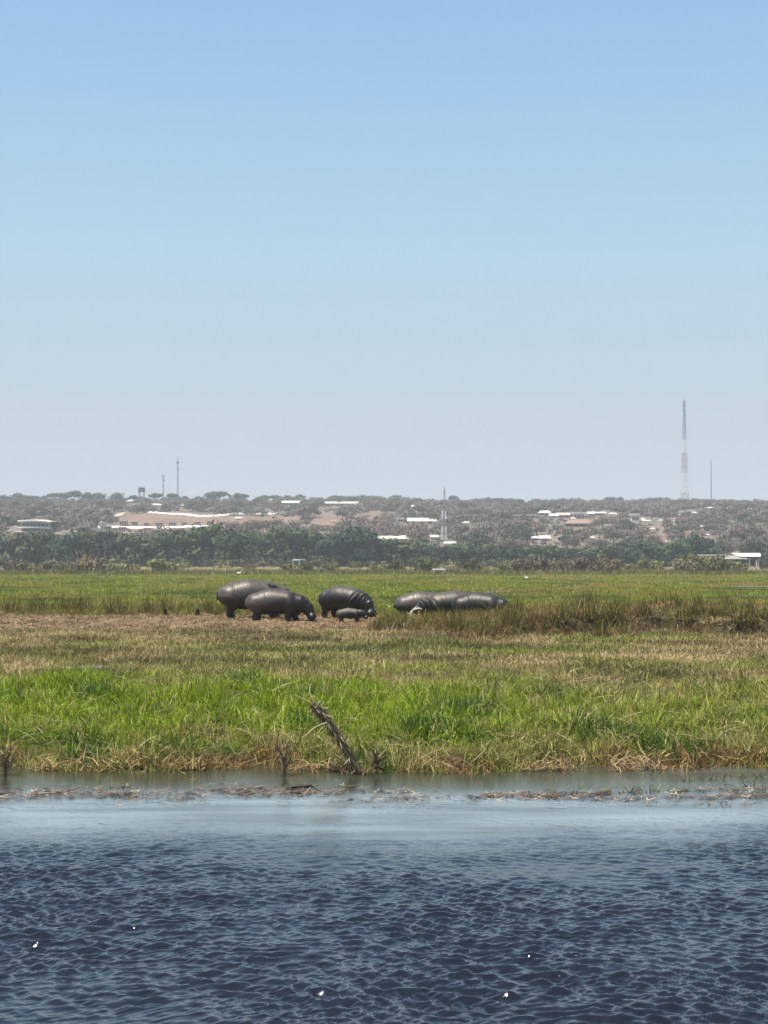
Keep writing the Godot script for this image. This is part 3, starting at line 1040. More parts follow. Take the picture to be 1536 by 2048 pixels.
	for sx in [-1, 1]:
		for sz in [-1, 1]:
			var b := Builder.new()
			b.box(Vector3(sx * 4.6 * u, base * 0.5 - 0.5, sz * 1.9), Vector3(0.4, base + 1.0, 0.4))
			part("leg", b.mesh(mat("rusty_steel", Color(0.07, 0.07, 0.07), 0.6)), o)

# a lattice mast of three or four legs, braced, in coloured bands
func mast(called: String, label: String, p: Vector3, height: float, foot: float, top: float, thick: float, bands: Array, dishes: int) -> void:
	var o := thing(called, label, "mast", p, 0.3)
	var sections := maxi(4, int(height / 5.0))
	var corners := [Vector3(1, 0, 1), Vector3(-1, 0, 1), Vector3(-1, 0, -1), Vector3(1, 0, -1)]
	var by_band := {}
	for k in sections:
		var t0 := float(k) / sections
		var t1 := float(k + 1) / sections
		var w0 := lerpf(foot, top, pow(t0, 0.8)) * 0.5
		var w1 := lerpf(foot, top, pow(t1, 0.8)) * 0.5
		var id := mini(int(t0 * bands.size()), bands.size() - 1)
		if not by_band.has(id): by_band[id] = Builder.new()
		var b: Builder = by_band[id]
		for q in 4:
			var a: Vector3 = corners[q] * w0 + Vector3(0, t0 * height, 0)
			var a1: Vector3 = corners[q] * w1 + Vector3(0, t1 * height, 0)
			var c: Vector3 = corners[(q + 1) % 4] * w0 + Vector3(0, t0 * height, 0)
			var c1: Vector3 = corners[(q + 1) % 4] * w1 + Vector3(0, t1 * height, 0)
			b.tube([a, a1], [thick, thick], 4)
			b.tube([a, c1], [thick * 0.55, thick * 0.55], 4)
			b.tube([c, a1], [thick * 0.55, thick * 0.55], 4)
			b.tube([a1, c1], [thick * 0.5, thick * 0.5], 4)
	for id in by_band:
		part("lattice_band", by_band[id].mesh(bands[id]), o)
	var rod := Builder.new()
	rod.tube([Vector3(0, height - 0.5, 0), Vector3(0, height * 1.06, 0)], [thick, thick * 0.5], 5)
	part("lightning_rod", rod.mesh(mat("mast_steel", Color(0.26, 0.265, 0.27), 0.5)), o)
	for k in dishes:
		var h := height * rng.randf_range(0.72, 1.0)
		var a := rng.randf() * TAU
		var b := Builder.new()
		var out := Vector3(cos(a), 0, sin(a))
		if k % 3 == 0:
			b.tube([out * (top * 0.5 + thick) + Vector3(0, h, 0), out * (top * 0.5 + thick + 0.7) + Vector3(0, h, 0)], [0.6, 0.6], 8)
			part("dish", b.mesh(mat("mast_antenna", Color(0.3, 0.3, 0.31), 0.6)), o)
		else:
			b.box(out * (top * 0.5 + thick + 0.35) + Vector3(0, h, 0), Vector3(0.3, 1.6, 0.3))
			part("antenna", b.mesh(mat("mast_antenna", Color(0.3, 0.3, 0.31), 0.6)), o)

func make_masts() -> void:
	var steel := mat("mast_steel", Color(0.26, 0.265, 0.27), 0.5)
	var red := mat("mast_red", Color(0.32, 0.12, 0.10), 0.6)
	var wht := mat("mast_white", Color(0.72, 0.72, 0.72), 0.6)
	var u := 1120.0 / F
	for e in [
		["lattice_tower", "tallest lattice tower, banded red and white, on the right of the crest", 1370.0, 800.0, 1006.0, 13.0, 2.6, 0.15, [red, wht, wht, red, red, wht, steel, steel, steel, steel], 9],
		["thin_mast", "thin grey mast right of the tall banded tower", 1423.0, 922.0, 1006.0, 1.0, 0.8, 0.13, [steel], 0],
		["lattice_mast", "taller of the two grey masts on the left of the crest", 355.0, 918.0, 996.0, 2.6, 1.8, 0.09, [steel], 6],
		["lattice_mast", "shorter of the two grey masts on the left of the crest", 326.0, 950.0, 992.0, 2.2, 1.6, 0.09, [steel], 4],
		["thin_mast", "small grey mast rising from the crest behind the slope's white lattice mast", 889.0, 975.0, 1004.0, 2.2, 1.2, 0.14, [steel], 2],
	]:
		var d := 1120.0
		var x: float = (e[2] - 768.0) * u
		var p := on_ground(x, d, -1.0)
		var h: float = EYE.y + (1115.0 - e[3]) * u - p.y
		mast(e[0], e[1], p, h, e[5] * u, e[6] * u, e[7], e[8], e[9])
	var q := hill_spot(888.0, 1084.0)
	u = -q.z / F
	keep_clear.append([888.0, 1052.0, 6.0, 30.0, -q.z])
	mast("lattice_mast", "white lattice mast standing in the middle of the slope", q, 62.0 * u, 10.0 * u, 6.5 * u, 0.09, [wht, wht, steel, wht], 2)


# ---------------------------------------------------------------- lodge and boats
func boat(called: String, label: String, p: Vector3, turn: float, length: float, width: float, hull_top: float, roof_h: float, roof_len: float, hull: Color) -> void:
	var o := thing(called, label, "boat", p, turn)
	var b := Builder.new()
	var rows := 10
	var prev := []
	for k in rows + 1:
		var t := float(k) / rows
		var x := (t - 0.5) * length
		var w := width * 0.5 * (1.0 - pow(maxf(0, t - 0.55) / 0.45, 2.2)) + 0.03
		var lift := 0.25 * pow(maxf(0, t - 0.5) * 2.0, 2.0)
		var ring := [Vector3(x, hull_top + lift, w), Vector3(x, 0.12 + lift * 0.6, w * 0.82), Vector3(x, -0.18 + lift * 0.5, 0), Vector3(x, 0.12 + lift * 0.6, -w * 0.82), Vector3(x, hull_top + lift, -w)]
		if k:
			for q in 4:
				b.quad(prev[q], prev[q + 1], ring[q + 1], ring[q])
		else:
			b.quad(ring[0], ring[4], ring[3], ring[1])
			b.tri(ring[1], ring[3], ring[2])
		prev = ring
	part("hull", b.mesh(mat("hull_%s" % hull.to_html(), hull, 0.5)), o)
	b = Builder.new()
	b.box(Vector3(-length * 0.05, hull_top * 0.55, 0), Vector3(length * 0.72, 0.08, width * 0.8))
	part("deck", b.mesh(mat("boat_deck", Color(0.3, 0.28, 0.25))), o)
	if roof_h > 0.0:
		b = Builder.new()
		b.box(Vector3(0, roof_h, 0), Vector3(roof_len, 0.12, width * 1.04))
		b.box(Vector3(0, roof_h + 0.09, 0), Vector3(roof_len * 0.9, 0.07, width * 0.9))
		part("canopy", b.mesh(plaster()), o)
		for sx in [-1, 1]:
			for sz in [-1, 1]:
				b = Builder.new()
				b.box(Vector3(sx * roof_len * 0.44, (roof_h + hull_top) * 0.5, sz * width * 0.45), Vector3(0.09, roof_h - hull_top, 0.09))
				part("post", b.mesh(plaster()), o)
	for k in 3:
		b = Builder.new()
		b.box(Vector3((k - 1) * length * 0.2, hull_top * 0.75, 0), Vector3(0.4, 0.3, width * 0.7))
		b.box(Vector3((k - 1) * length * 0.2 - 0.2, hull_top + 0.2, 0), Vector3(0.08, 0.5, width * 0.7))
		part("bench", b.mesh(mat("boat_bench", Color(0.05, 0.05, 0.05))), o)

func make_lodge_and_boats() -> void:
	var d := 392.0
	var u := d / F
	var p := on_ground((1468.0 - 768.0) * u, d)
	var o := thing("riverside_lodge", "long open lodge with pale grey roofs and posts by the river", "building", p)
	var y := func(py): return EYE.y + (1115.0 - py) * u - p.y
	var x := func(px): return (px - 1468.0) * u
	var b := Builder.new()
	# left low roof: two thin pale slabs
	b.box(Vector3(x.call(1431.0), y.call(1110.0), -3.0), Vector3(52 * u, 0.28, 7.0))
	b.box(Vector3(x.call(1424.0), y.call(1114.5), 0.9), Vector3(34 * u, 0.25, 2.6))
	part("roof", b.mesh(mat("pale_thatch", Color(0.5, 0.5, 0.48))), o)
	b = Builder.new()
	b.quad(Vector3(x.call(1478.0), y.call(1113.0), 1.6), Vector3(x.call(1468.0), y.call(1106.0), -4.0), Vector3(x.call(1528.0), y.call(1106.0), -4.0), Vector3(x.call(1518.0), y.call(1113.0), 1.6))
	b.quad(Vector3(x.call(1518.0), y.call(1113.6), 1.6), Vector3(x.call(1528.0), y.call(1106.6), -4.0), Vector3(x.call(1468.0), y.call(1106.6), -4.0), Vector3(x.call(1478.0), y.call(1113.6), 1.6))
	b.quad(Vector3(x.call(1528.0), y.call(1106.0), -4.0), Vector3(x.call(1468.0), y.call(1106.0), -4.0), Vector3(x.call(1470.0), y.call(1113.0), -9.0), Vector3(x.call(1526.0), y.call(1113.0), -9.0))
	part("roof", b.mesh(mat("pale_roof", Color(0.62, 0.61, 0.57))), o)
	b = Builder.new()
	b.quad(Vector3(x.call(1444.0), y.call(1118.0), 2.4), Vector3(x.call(1452.0), y.call(1110.5), -0.5), Vector3(x.call(1480.0), y.call(1110.5), -0.5), Vector3(x.call(1492.0), y.call(1118.0), 2.4))
	b.quad(Vector3(x.call(1492.0), y.call(1118.7), 2.4), Vector3(x.call(1480.0), y.call(1111.2), -0.5), Vector3(x.call(1452.0), y.call(1111.2), -0.5), Vector3(x.call(1444.0), y.call(1118.7), 2.4))
	part("porch_roof", b.mesh(mat("grey_thatch", Color(0.24, 0.235, 0.225))), o)
	b = Builder.new()
	b.box(Vector3(x.call(1472.0), y.call(1125.0), -6.0), Vector3(110 * u, 26 * u, 0.4))
	part("wall", b.mesh(mat("shaded_wall", Color(0.16, 0.155, 0.16))), o)
	for px in [1412.0, 1430.0, 1443.0, 1462.0, 1478.0, 1496.0, 1514.0]:
		b = Builder.new()
		b.box(Vector3(x.call(px), y.call(1125.5) - 0.2, 1.4), Vector3(0.26, 23 * u, 0.26))
		part("post", b.mesh(mat("lodge_post", Color(0.3, 0.29, 0.28))), o)
	for e in [[1428.0, 1125.0], [1452.0, 1128.0]]:
		b = Builder.new()
		b.box(Vector3(x.call(e[0]), y.call(e[1]), -5.72), Vector3(10 * u, 9 * u, 0.1))
		part("window", b.mesh(mat("pale_panel", Color(0.55, 0.53, 0.5))), o)
	# boats
	boat("covered_boat", "white boat canopy on posts showing above the marsh, left of centre", Vector3((598.5 - 768.0) * 345.0 / F, 0.0, -345.0), 1.2, 5.0, 1.9, 0.6, 2.62, 3.6, Color(0.7, 0.7, 0.68))
	boat("low_boat", "low boat with a cream canopy and dark seats in the marsh", Vector3((878.0 - 768.0) * 234.0 / F, 0.3, -234.0), 0.1, 2.6, 1.5, 0.3, 0.98, 1.9, Color(0.06, 0.06, 0.05))
	boat("moored_boat", "long white open boat moored in front of the riverside lodge", Vector3((1454.0 - 768.0) * 352.0 / F, 0.25, -352.0), 0.05, 4.6, 1.6, 0.62, 0.0, 0.0, Color(0.75, 0.74, 0.68))
	# a white mooring post at the right
	b = Builder.new()
	b.box(Vector3(0, 0.7, 0), Vector3(0.22, 2.0, 0.22))
	b.box(Vector3(0, 1.75, 0), Vector3(0.3, 0.12, 0.3))
	var post := part("mooring_post", b.mesh(plaster()), self)
	post.position = on_ground((1512.5 - 768.0) * 388.0 / F, 388.0)
	tag(post, "short white post on the bank right of the lodge", "post")


# ---------------------------------------------------------------- marsh: bushes, tussocks, plain grass
func grass_mat(called: String, glow := 0.7) -> StandardMaterial3D:
	var m := mat(called, Color.WHITE, 0.6, true)
	m.metallic_specular = 0.32
	m.roughness = 0.5
	m.backlight_enabled = true
	m.backlight = Color(glow, glow, glow)
	return m

func scatter(called: String, m: Array, spots: Array, tints: Array, parent: Node) -> void:
	for k in m.size():
		var p := []
		var t := []
		for q in spots.size():
			if q % m.size() == k:
				p.append(spots[q]); t.append(tints[q])
		multi(called, m[k], p, t, parent)

func stuff(called: String, label: String, category: String) -> Node3D:
	var o := thing(called, label, category)
	tag(o, "", "", "", "stuff")
	return o

func turned(s: float, tall := 1.0, lean := 0.12) -> Basis:
	return Basis(Vector3.UP, rng.randf() * TAU) * Basis(Vector3.RIGHT, rng.randfn(0, lean)) * Basis.from_scale(Vector3(s, s * tall, s))

func make_marsh_plants() -> void:
	var used := {}
	# bushes along the far edge of the plain
	var kinds := []
	var cols := [Color(0.075, 0.085, 0.032), Color(0.085, 0.07, 0.045), Color(0.06, 0.07, 0.03), Color(0.11, 0.115, 0.06), Color(0.06, 0.045, 0.035)]
	var looks := ["olive green", "dull brown", "dark green", "pale grey-green", "dark brown"]
	for k in 5:
		var o := thing("marsh_bush", "", "bush")
		o.set_meta("called", "marsh_bush")
		var s := Builder.new()
		for q in 7:
			var a := TAU * q / 7 + rng.randf()
			s.tube([Vector3(0, -0.2, 0), Vector3(cos(a) * 0.5, 0.6, sin(a) * 0.5), Vector3(cos(a) * 0.9, 1.2, sin(a) * 0.9)], [0.05, 0.035, 0.015], 4)
		part("stem", s.mesh(mat("bark", Color(0.1, 0.085, 0.07))), o)
		var b := Builder.new()
		var lobes := []
		for q in 6:
			var a := TAU * q / 6 + rng.randf()
			var r := rng.randf_range(0.4, 1.0)
			lobes.append([Vector3(cos(a) * r, rng.randf_range(0.4, 1.0), sin(a) * r), Vector3(0.75, 0.6, 0.75)])
		crown(b, lobes, 420, 0.17, cols[k] * 1.1, cols[k] * 2.3, -0.25)
		twigs(b, lobes, 120, 0.6, 0.04, Color(0.2, 0.18, 0.1))
		part("crown", b.mesh(leaf_mat()), o)
		kinds.append(o)
	var list := []
	var spots := []
	for k in 44:
		spots.append([rng.randf_range(-30.0, 1566.0), rng.randf_range(236.0, 300.0), rng.randf_range(0.8, 1.4), rng.randi() % 4])
	for e in [[28, 4, 1.1], [88, 4, 1.0], [176, 1, 1.5], [186, 1, 1.3], [230, 3, 1.2], [320, 0, 1.3], [330, 3, 1.2], [612, 2, 0.9], [852, 2, 1.35], [944, 2, 1.1], [790, 2, 1.0], [1040, 4, 1.3], [1066, 4, 1.35], [1092, 4, 1.25], [1120, 1, 1.3], [1148, 4, 1.35], [1170, 4, 1.4], [1196, 4, 1.5], [1216, 1, 1.2], [1372, 1, 1.2], [1400, 0, 1.6], [1430, 2, 1.4], [1470, 0, 1.1], [1300, 0, 1.2]]:
		spots.append([float(e[0]), rng.randf_range(232.0, 250.0), e[2] * 1.35, e[1]])
	for e in spots:
		var p := on_ground((e[0] - 768.0) / F * e[1], e[1])
		if absf(e[0] - 878.0) < 16.0: continue
		var o := put_first(kinds[e[3]], p, rng.randf() * TAU, e[2], used)
		o.set_meta("look", looks[e[3]])
		tag(o, "", "bush")
		list.append(o)
	tell_apart(list, "bush at the marsh edge", [[28.0, "the left photo edge"], [330.0, "the left masts"], [597.0, "the boat canopy"], [878.0, "the low boat"], [1120.0, "the red roof"], [1454.0, "the moored boat"]], "bushes along the far edge of the marsh")

	# pale dry reeds and flowering grass in front of the trees
	var reed := grass_mat("dry_reed", 0.5)
	var o := stuff("dry_reeds", "pale dry grass and reeds between the bushes and the far trees", "reeds")
	var places := []
	var tints := []
	for k in 9000:
		var d := rng.randf_range(226.0, 318.0)
		var x := rng.randf_range(-0.29, 0.29) * d
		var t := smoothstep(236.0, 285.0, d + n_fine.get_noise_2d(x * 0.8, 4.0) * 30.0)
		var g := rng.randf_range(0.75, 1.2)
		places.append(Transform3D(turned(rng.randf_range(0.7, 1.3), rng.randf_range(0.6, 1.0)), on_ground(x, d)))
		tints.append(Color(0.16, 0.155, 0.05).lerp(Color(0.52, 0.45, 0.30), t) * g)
	var reeds := []
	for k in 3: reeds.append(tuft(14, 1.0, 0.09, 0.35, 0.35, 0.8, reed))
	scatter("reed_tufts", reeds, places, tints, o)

	# the green plain
	var lawn := grass_mat("plain_grass", 0.7)
	o = stuff("plain_grass", "bright green short grass on the plain behind the hippos", "grass")
	places = []; tints = []
	for k in 52000:
		var d := lerpf(64.0, 222.0, pow(rng.randf(), 1.5))
		var x := rng.randf_range(-0.285, 0.285) * d
		if in_pool(x, d): continue
		var b := n_soft.get_noise_2d(x * 3.0, d * 3.0)
		var a := n_fine.get_noise_2d(x * 1.1, d * 0.7)
		var c := Color(0.175, 0.225, 0.016).lerp(Color(0.22, 0.20, 0.04), smoothstep(-0.05, 0.3, b + 0.25 * smoothstep(-5.0, 30.0, x))).lerp(Color(0.085, 0.125, 0.018), smoothstep(0.12, 0.4, a))
		if rng.randf() < 0.06: c = Color(0.30, 0.25, 0.10)
		var s := rng.randf_range(0.8, 1.5) * lerpf(0.8, 1.25, clampf((d - 64.0) / 130.0, 0, 1))
		places.append(Transform3D(turned(s, rng.randf_range(0.4, 0.8) * lerpf(1.0, 0.6, clampf((d - 90.0) / 130.0, 0, 1))), on_ground(x, d)))
		tints.append(c * rng.randf_range(0.75, 1.25))
	var greens := []
	for k in 3: greens.append(tuft(16, 0.34, 0.04, 0.5, 0.5, 0.42, lawn))
	scatter("grass_tufts", greens, places, tints, o)

	# tall rank grass: a row behind the mud on the left, a broad rough bank on the right
	var rank := grass_mat("rank_grass", 0.6)
	var shapes := []
	for k in 4:
		var t := thing("grass_tussock", "", "tussock")
		t.set_meta("called", "grass_tussock")
		var b1 := tuft(150, 0.95, 0.03, 0.8, 1.3, 0.3, rank, 0.45, 4, [Color(1, 1.1, 0.9), Color(1.5, 1.0, 1.1), Color(1.5, 1.4, 0.9), Color(0.6, 0.62, 0.6)][k])
		var leaves := part("leaves", b1, t)
		leaves.set_meta("kind", "stuff")
		var dead := tuft(70, 0.62, 0.03, 0.85, 0.9, 0.34, grass_mat("dead_grass", 0.4), 0.35, 4)
		var dry := part("dead_leaves", dead, t)
		dry.set_meta("kind", "stuff")
		shapes.append(t)
	rank.albedo_color = Color(0.125, 0.125, 0.03).linear_to_srgb()
	mats["dead_grass"].albedo_color = Color(0.24, 0.17, 0.09).linear_to_srgb()
	var rows := []
	for k in 24:
		var d := rng.randf_range(61.5, 66.0)
		rows.append([lerpf(-18.0, -6.4, (k + rng.randf()) / 24.0), d, rng.randf_range(0.85, 1.35)])
	var left_list := []
	for e in rows:
		var t := put_first(shapes[rng.randi() % 4], on_ground(e[0], e[1], -0.05), rng.randf() * TAU, e[2], used)
		tag(t, "", "tussock")
		left_list.append(t)
	tell_apart(left_list, "grass tussock behind the mud", [[331.0, "the left dark stump"], [100.0, "the left photo edge"]], "tussocks behind the bare mud on the left")
	var right_list := []
	for k in 84:
		var x := lerpf(-0.4, 13.6, rng.randf())
		var d := rng.randf_range(46.5, 61.0) if x > 7.5 else rng.randf_range(46.0, 57.5)
		if x < 2.0: d = rng.randf_range(49.0, 54.5)
		elif k % 3 > 0: d = 47.9 + n_soft.get_noise_2d(x * 9.0, 200.0) * 2.6 + rng.randf_range(-0.2, 2.2)
		var t := put_first(shapes[rng.randi() % 4], on_ground(x, d, -0.05), rng.randf() * TAU, rng.randf_range(0.6, 1.05) * (0.8 if x < 2.0 else 1.0), used)
		tag(t, "", "tussock")
		right_list.append(t)
	tell_apart(right_list, "rough tussock on the right bank", [[800.0, "the mother hippo"], [900.0, "the hippos in the wallow"], [1010.0, "the rightmost hippo"], [1053.0, "the small egret"], [1160.0, "the red roof"], [1370.0, "the banded tower"], [1270.0, "the gap in the bank"], [1500.0, "the right photo edge"]], "rough tussocks on the bank on the right")
	o = stuff("rank_grass", "tangled tall olive and brown grass around the tussocks", "grass")
	places = []; tints = []
	for k in 10500:
		var x := rng.randf_range(-17.5, 18.0)
		var d := 0.0
		if x < -6.5:
			d = rng.randf_range(61.0, 69.0)
		elif x < 0.0:
			d = rng.randf_range(60.5, 69.0)
		else:
			d = rng.randf_range(45.0, 62.0 if x > 7.0 else 58.0)
			if x < 2.2 and d < 49.0: continue
		var gap := bump(x, 8.4, 9.6, 0.5) * bump(d, 44.0, 55.0, 1.0)
		if rng.randf() < gap * 0.8: continue
		if x > 4.0 and d < 47.0 + n_soft.get_noise_2d(x * 9.0, 200.0) * 2.6: continue
		if x > 0.0 and n_fine.get_noise_2d(x * 6.0, d * 6.0) < -0.12 + 0.2 * rng.randf(): continue
		var a := n_fine.get_noise_2d(x * 3.0, d * 3.0) + rng.randf_range(-0.35, 0.35)
		var c := Color(0.17, 0.17, 0.034).lerp(Color(0.26, 0.165, 0.075), smoothstep(0.0, 0.35, a)).lerp(Color(0.07, 0.075, 0.022), smoothstep(-0.1, -0.45, a))
		if rng.randf() < 0.07: c = Color(0.40, 0.31, 0.16)
		if x > 0.0 and d < 50.0: c = c.lerp(Color(0.10, 0.068, 0.038), 0.6)
		if d > 60.0 and x < 7.0: c = c.lerp(Color(0.15, 0.19, 0.025), 0.6)
		if x > 14.0: c = c.lerp(Color(0.27, 0.19, 0.04), 0.5 * smoothstep(52.0, 58.0, d))
		var s := rng.randf_range(0.6, 1.15) * (0.75 if d > 60.0 and x < 0.0 else 0.62 if x > 5.0 else 0.9)
		places.append(Transform3D(turned(s, rng.randf_range(0.55, 1.05), 0.25), on_ground(x, d)))
		tints.append(c * rng.randf_range(0.7, 1.25))
	var ranks := []
	var wild := grass_mat("wild_grass", 0.6)
	for k in 4: ranks.append(tuft(28, 0.62, 0.03, 0.95, 1.3, 0.3, wild, 0.45, 4))
	scatter("tall_tufts", ranks, places, tints, o)

func in_pool(x: float, d: float) -> bool:
	for q in [[14.5, 76.0, 5.0, 4.0], [33.0, 129.0, 6.0, 6.0], [8.2, 110.0, 2.2, 3.0], [25.0, 98.5, 2.8, 2.4]]:
		if pow((x - q[0]) / q[2], 2.0) + pow((d - q[1]) / q[3], 2.0) < 1.0: return true
	return false


# ---------------------------------------------------------------- hippos: a smooth field, meshed as surface nets
var bones := []          # [from, to, radius, radius, blend]
var folds := []          # [centre, axis, half length, depth, count]

func bone(a: Vector3, b: Vector3, ra: float, rb: float, k := 0.12) -> void:
	bones.append([a, b - a, ra, rb, k, maxf((b - a).length_squared(), 1e-6)])

func field(p: Vector3, which: Array) -> float:
	var d := 9.0
	for e in which:
		var q: Vector3 = p - e[0]
		var t := clampf(q.dot(e[1]) / e[5], 0.0, 1.0)
		var r: float = (q - e[1] * t).length() - lerpf(e[2], e[3], t)
		var k: float = e[4]
		var h := maxf(k - absf(d - r), 0.0) / k
		d = minf(d, r) - h * h * k * 0.25
	for f in folds:
		var t: float = (p - f[0]).dot(f[1])
		if absf(t) < f[2]:
			var s: float = sin(t / f[2] * PI * f[4])
			d += f[3] * s * absf(s) * (1.0 - pow(t / f[2], 2.0)) * smoothstep(0.3, 0.55, p.y)
	return d

func skin(lo: Vector3, hi: Vector3, cell: float, tone_split: Array) -> ArrayMesh:
	var nx := int((hi.x - lo.x) / cell) + 2
	var ny := int((hi.y - lo.y) / cell) + 2
	var nz := int((hi.z - lo.z) / cell) + 2
	var g := PackedFloat32Array()
	g.resize(nx * ny * nz)
	g.fill(1.0)
	var bs := 5
	var near_of := {}
	var reach := cell * bs * 0.87 + 0.02
	for bx in range(0, nx, bs):
		for by in range(0, ny, bs):
			for bz in range(0, nz, bs):
				var mid := lo + (Vector3(bx, by, bz) + Vector3.ONE * bs * 0.5) * cell
				var near := []
				var best := 9.0
				for e in bones:
					var q: Vector3 = mid - e[0]
					var t := clampf(q.dot(e[1]) / e[5], 0.0, 1.0)
					var r: float = (q - e[1] * t).length() - lerpf(e[2], e[3], t)
					best = minf(best, r)
					if r < reach + 0.22: near.append(e)
				if best > reach + 0.12: continue
				if best < -reach - 0.3:
					for x in range(bx, mini(bx + bs, nx)):
						for y in range(by, mini(by + bs, ny)):
							for z in range(bz, mini(bz + bs, nz)):
								g[(x * ny + y) * nz + z] = -1.0
					continue
				near_of[(bx / bs * 1000 + by / bs) * 1000 + bz / bs] = near
				for x in range(bx, mini(bx + bs, nx)):
					for y in range(by, mini(by + bs, ny)):
						for z in range(bz, mini(bz + bs, nz)):
							g[(x * ny + y) * nz + z] = field(lo + Vector3(x, y, z) * cell, near)
	var at_cell := {}
	var v := PackedVector3Array()
	var n := PackedVector3Array()
	var ix := PackedInt32Array()
	var off := []
	for k in 8: off.append([k & 1, (k >> 1) & 1, (k >> 2) & 1])
	for x in nx - 1:
		for y in ny - 1:
			for z in nz - 1:
				var i := (x * ny + y) * nz + z
				var s := g[i] < 0.0
				var mixed := false
				for o in off:
					if (g[i + (o[0] * ny + o[1]) * nz + o[2]] < 0.0) != s:
						mixed = true
						break
				if not mixed: continue
				var sum := Vector3.ZERO
				var cnt := 0
				for a in 8:
					for bit in [1, 2, 4]:
						if a & bit: continue
						var b: int = a | bit
						var ga := g[i + (off[a][0] * ny + off[a][1]) * nz + off[a][2]]
						var gb := g[i + (off[b][0] * ny + off[b][1]) * nz + off[b][2]]
						if (ga < 0.0) == (gb < 0.0): continue
						sum += Vector3(off[a][0], off[a][1], off[a][2]).lerp(Vector3(off[b][0], off[b][1], off[b][2]), ga / (ga - gb))
						cnt += 1
				var p := lo + (Vector3(x, y, z) + sum / cnt) * cell
				at_cell[i] = v.size()
				v.append(p)
				var near: Array = near_of.get((x / bs * 1000 + y / bs) * 1000 + z / bs, bones)
				var e := cell * 0.4
				n.append((Vector3(1, -1, -1) * field(p + Vector3(e, -e, -e), near) + Vector3(-1, -1, 1) * field(p + Vector3(-e, -e, e), near) + Vector3(-1, 1, -1) * field(p + Vector3(-e, e, -e), near) + Vector3(1, 1, 1) * field(p + Vector3(e, e, e), near)).normalized())
	var sx := ny * nz
	var sy := nz
	for x in range(1, nx - 1):
		for y in range(1, ny - 1):
			for z in range(1, nz - 1):
				var i := (x * ny + y) * nz + z
				var s := g[i] < 0.0
				for ax in 3:
					var j: int = i + [sx, sy, 1][ax]
					if (g[j] < 0.0) == s: continue
					var u: int = [sy, 1, sx][ax]
					var w: int = [1, sx, sy][ax]
					var q := [at_cell.get(i - u - w, -1), at_cell.get(i - w, -1), at_cell.get(i, -1), at_cell.get(i - u, -1)]
					if q.min() < 0: continue
					if s:
						ix.append_array(PackedInt32Array([q[0], q[2], q[1], q[0], q[3], q[2]]))
					else:
						ix.append_array(PackedInt32Array([q[0], q[1], q[2], q[0], q[2], q[3]]))
	var arr := []
	arr.resize(Mesh.ARRAY_MAX)
	# near-black below and in front, lighter pinkish grey above: damp is [height of the change, its rise towards the head, upper tone]
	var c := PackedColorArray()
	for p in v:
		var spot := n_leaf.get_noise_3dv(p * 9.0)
		var dry: float = smoothstep(-0.14, 0.16, p.y - tone_split[0] - tone_split[1] * p.x + 0.12 * n_leaf.get_noise_3dv(p * 4.0 + Vector3(7, 0, 0)))  # share of the lighter upper tone
		var hue: Color = Color(0.092, 0.078, 0.069).lerp(Color(0.12, 0.085, 0.075), smoothstep(0.0, 0.5, spot)) * (tone_split[2] * (1.0 + 0.35 * spot))
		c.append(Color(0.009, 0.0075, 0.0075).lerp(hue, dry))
	arr[Mesh.ARRAY_VERTEX] = v
	arr[Mesh.ARRAY_NORMAL] = n
	arr[Mesh.ARRAY_COLOR] = c
	arr[Mesh.ARRAY_INDEX] = ix
	var out := ArrayMesh.new()
	out.add_surface_from_arrays(Mesh.PRIMITIVE_TRIANGLES, arr)
	return out

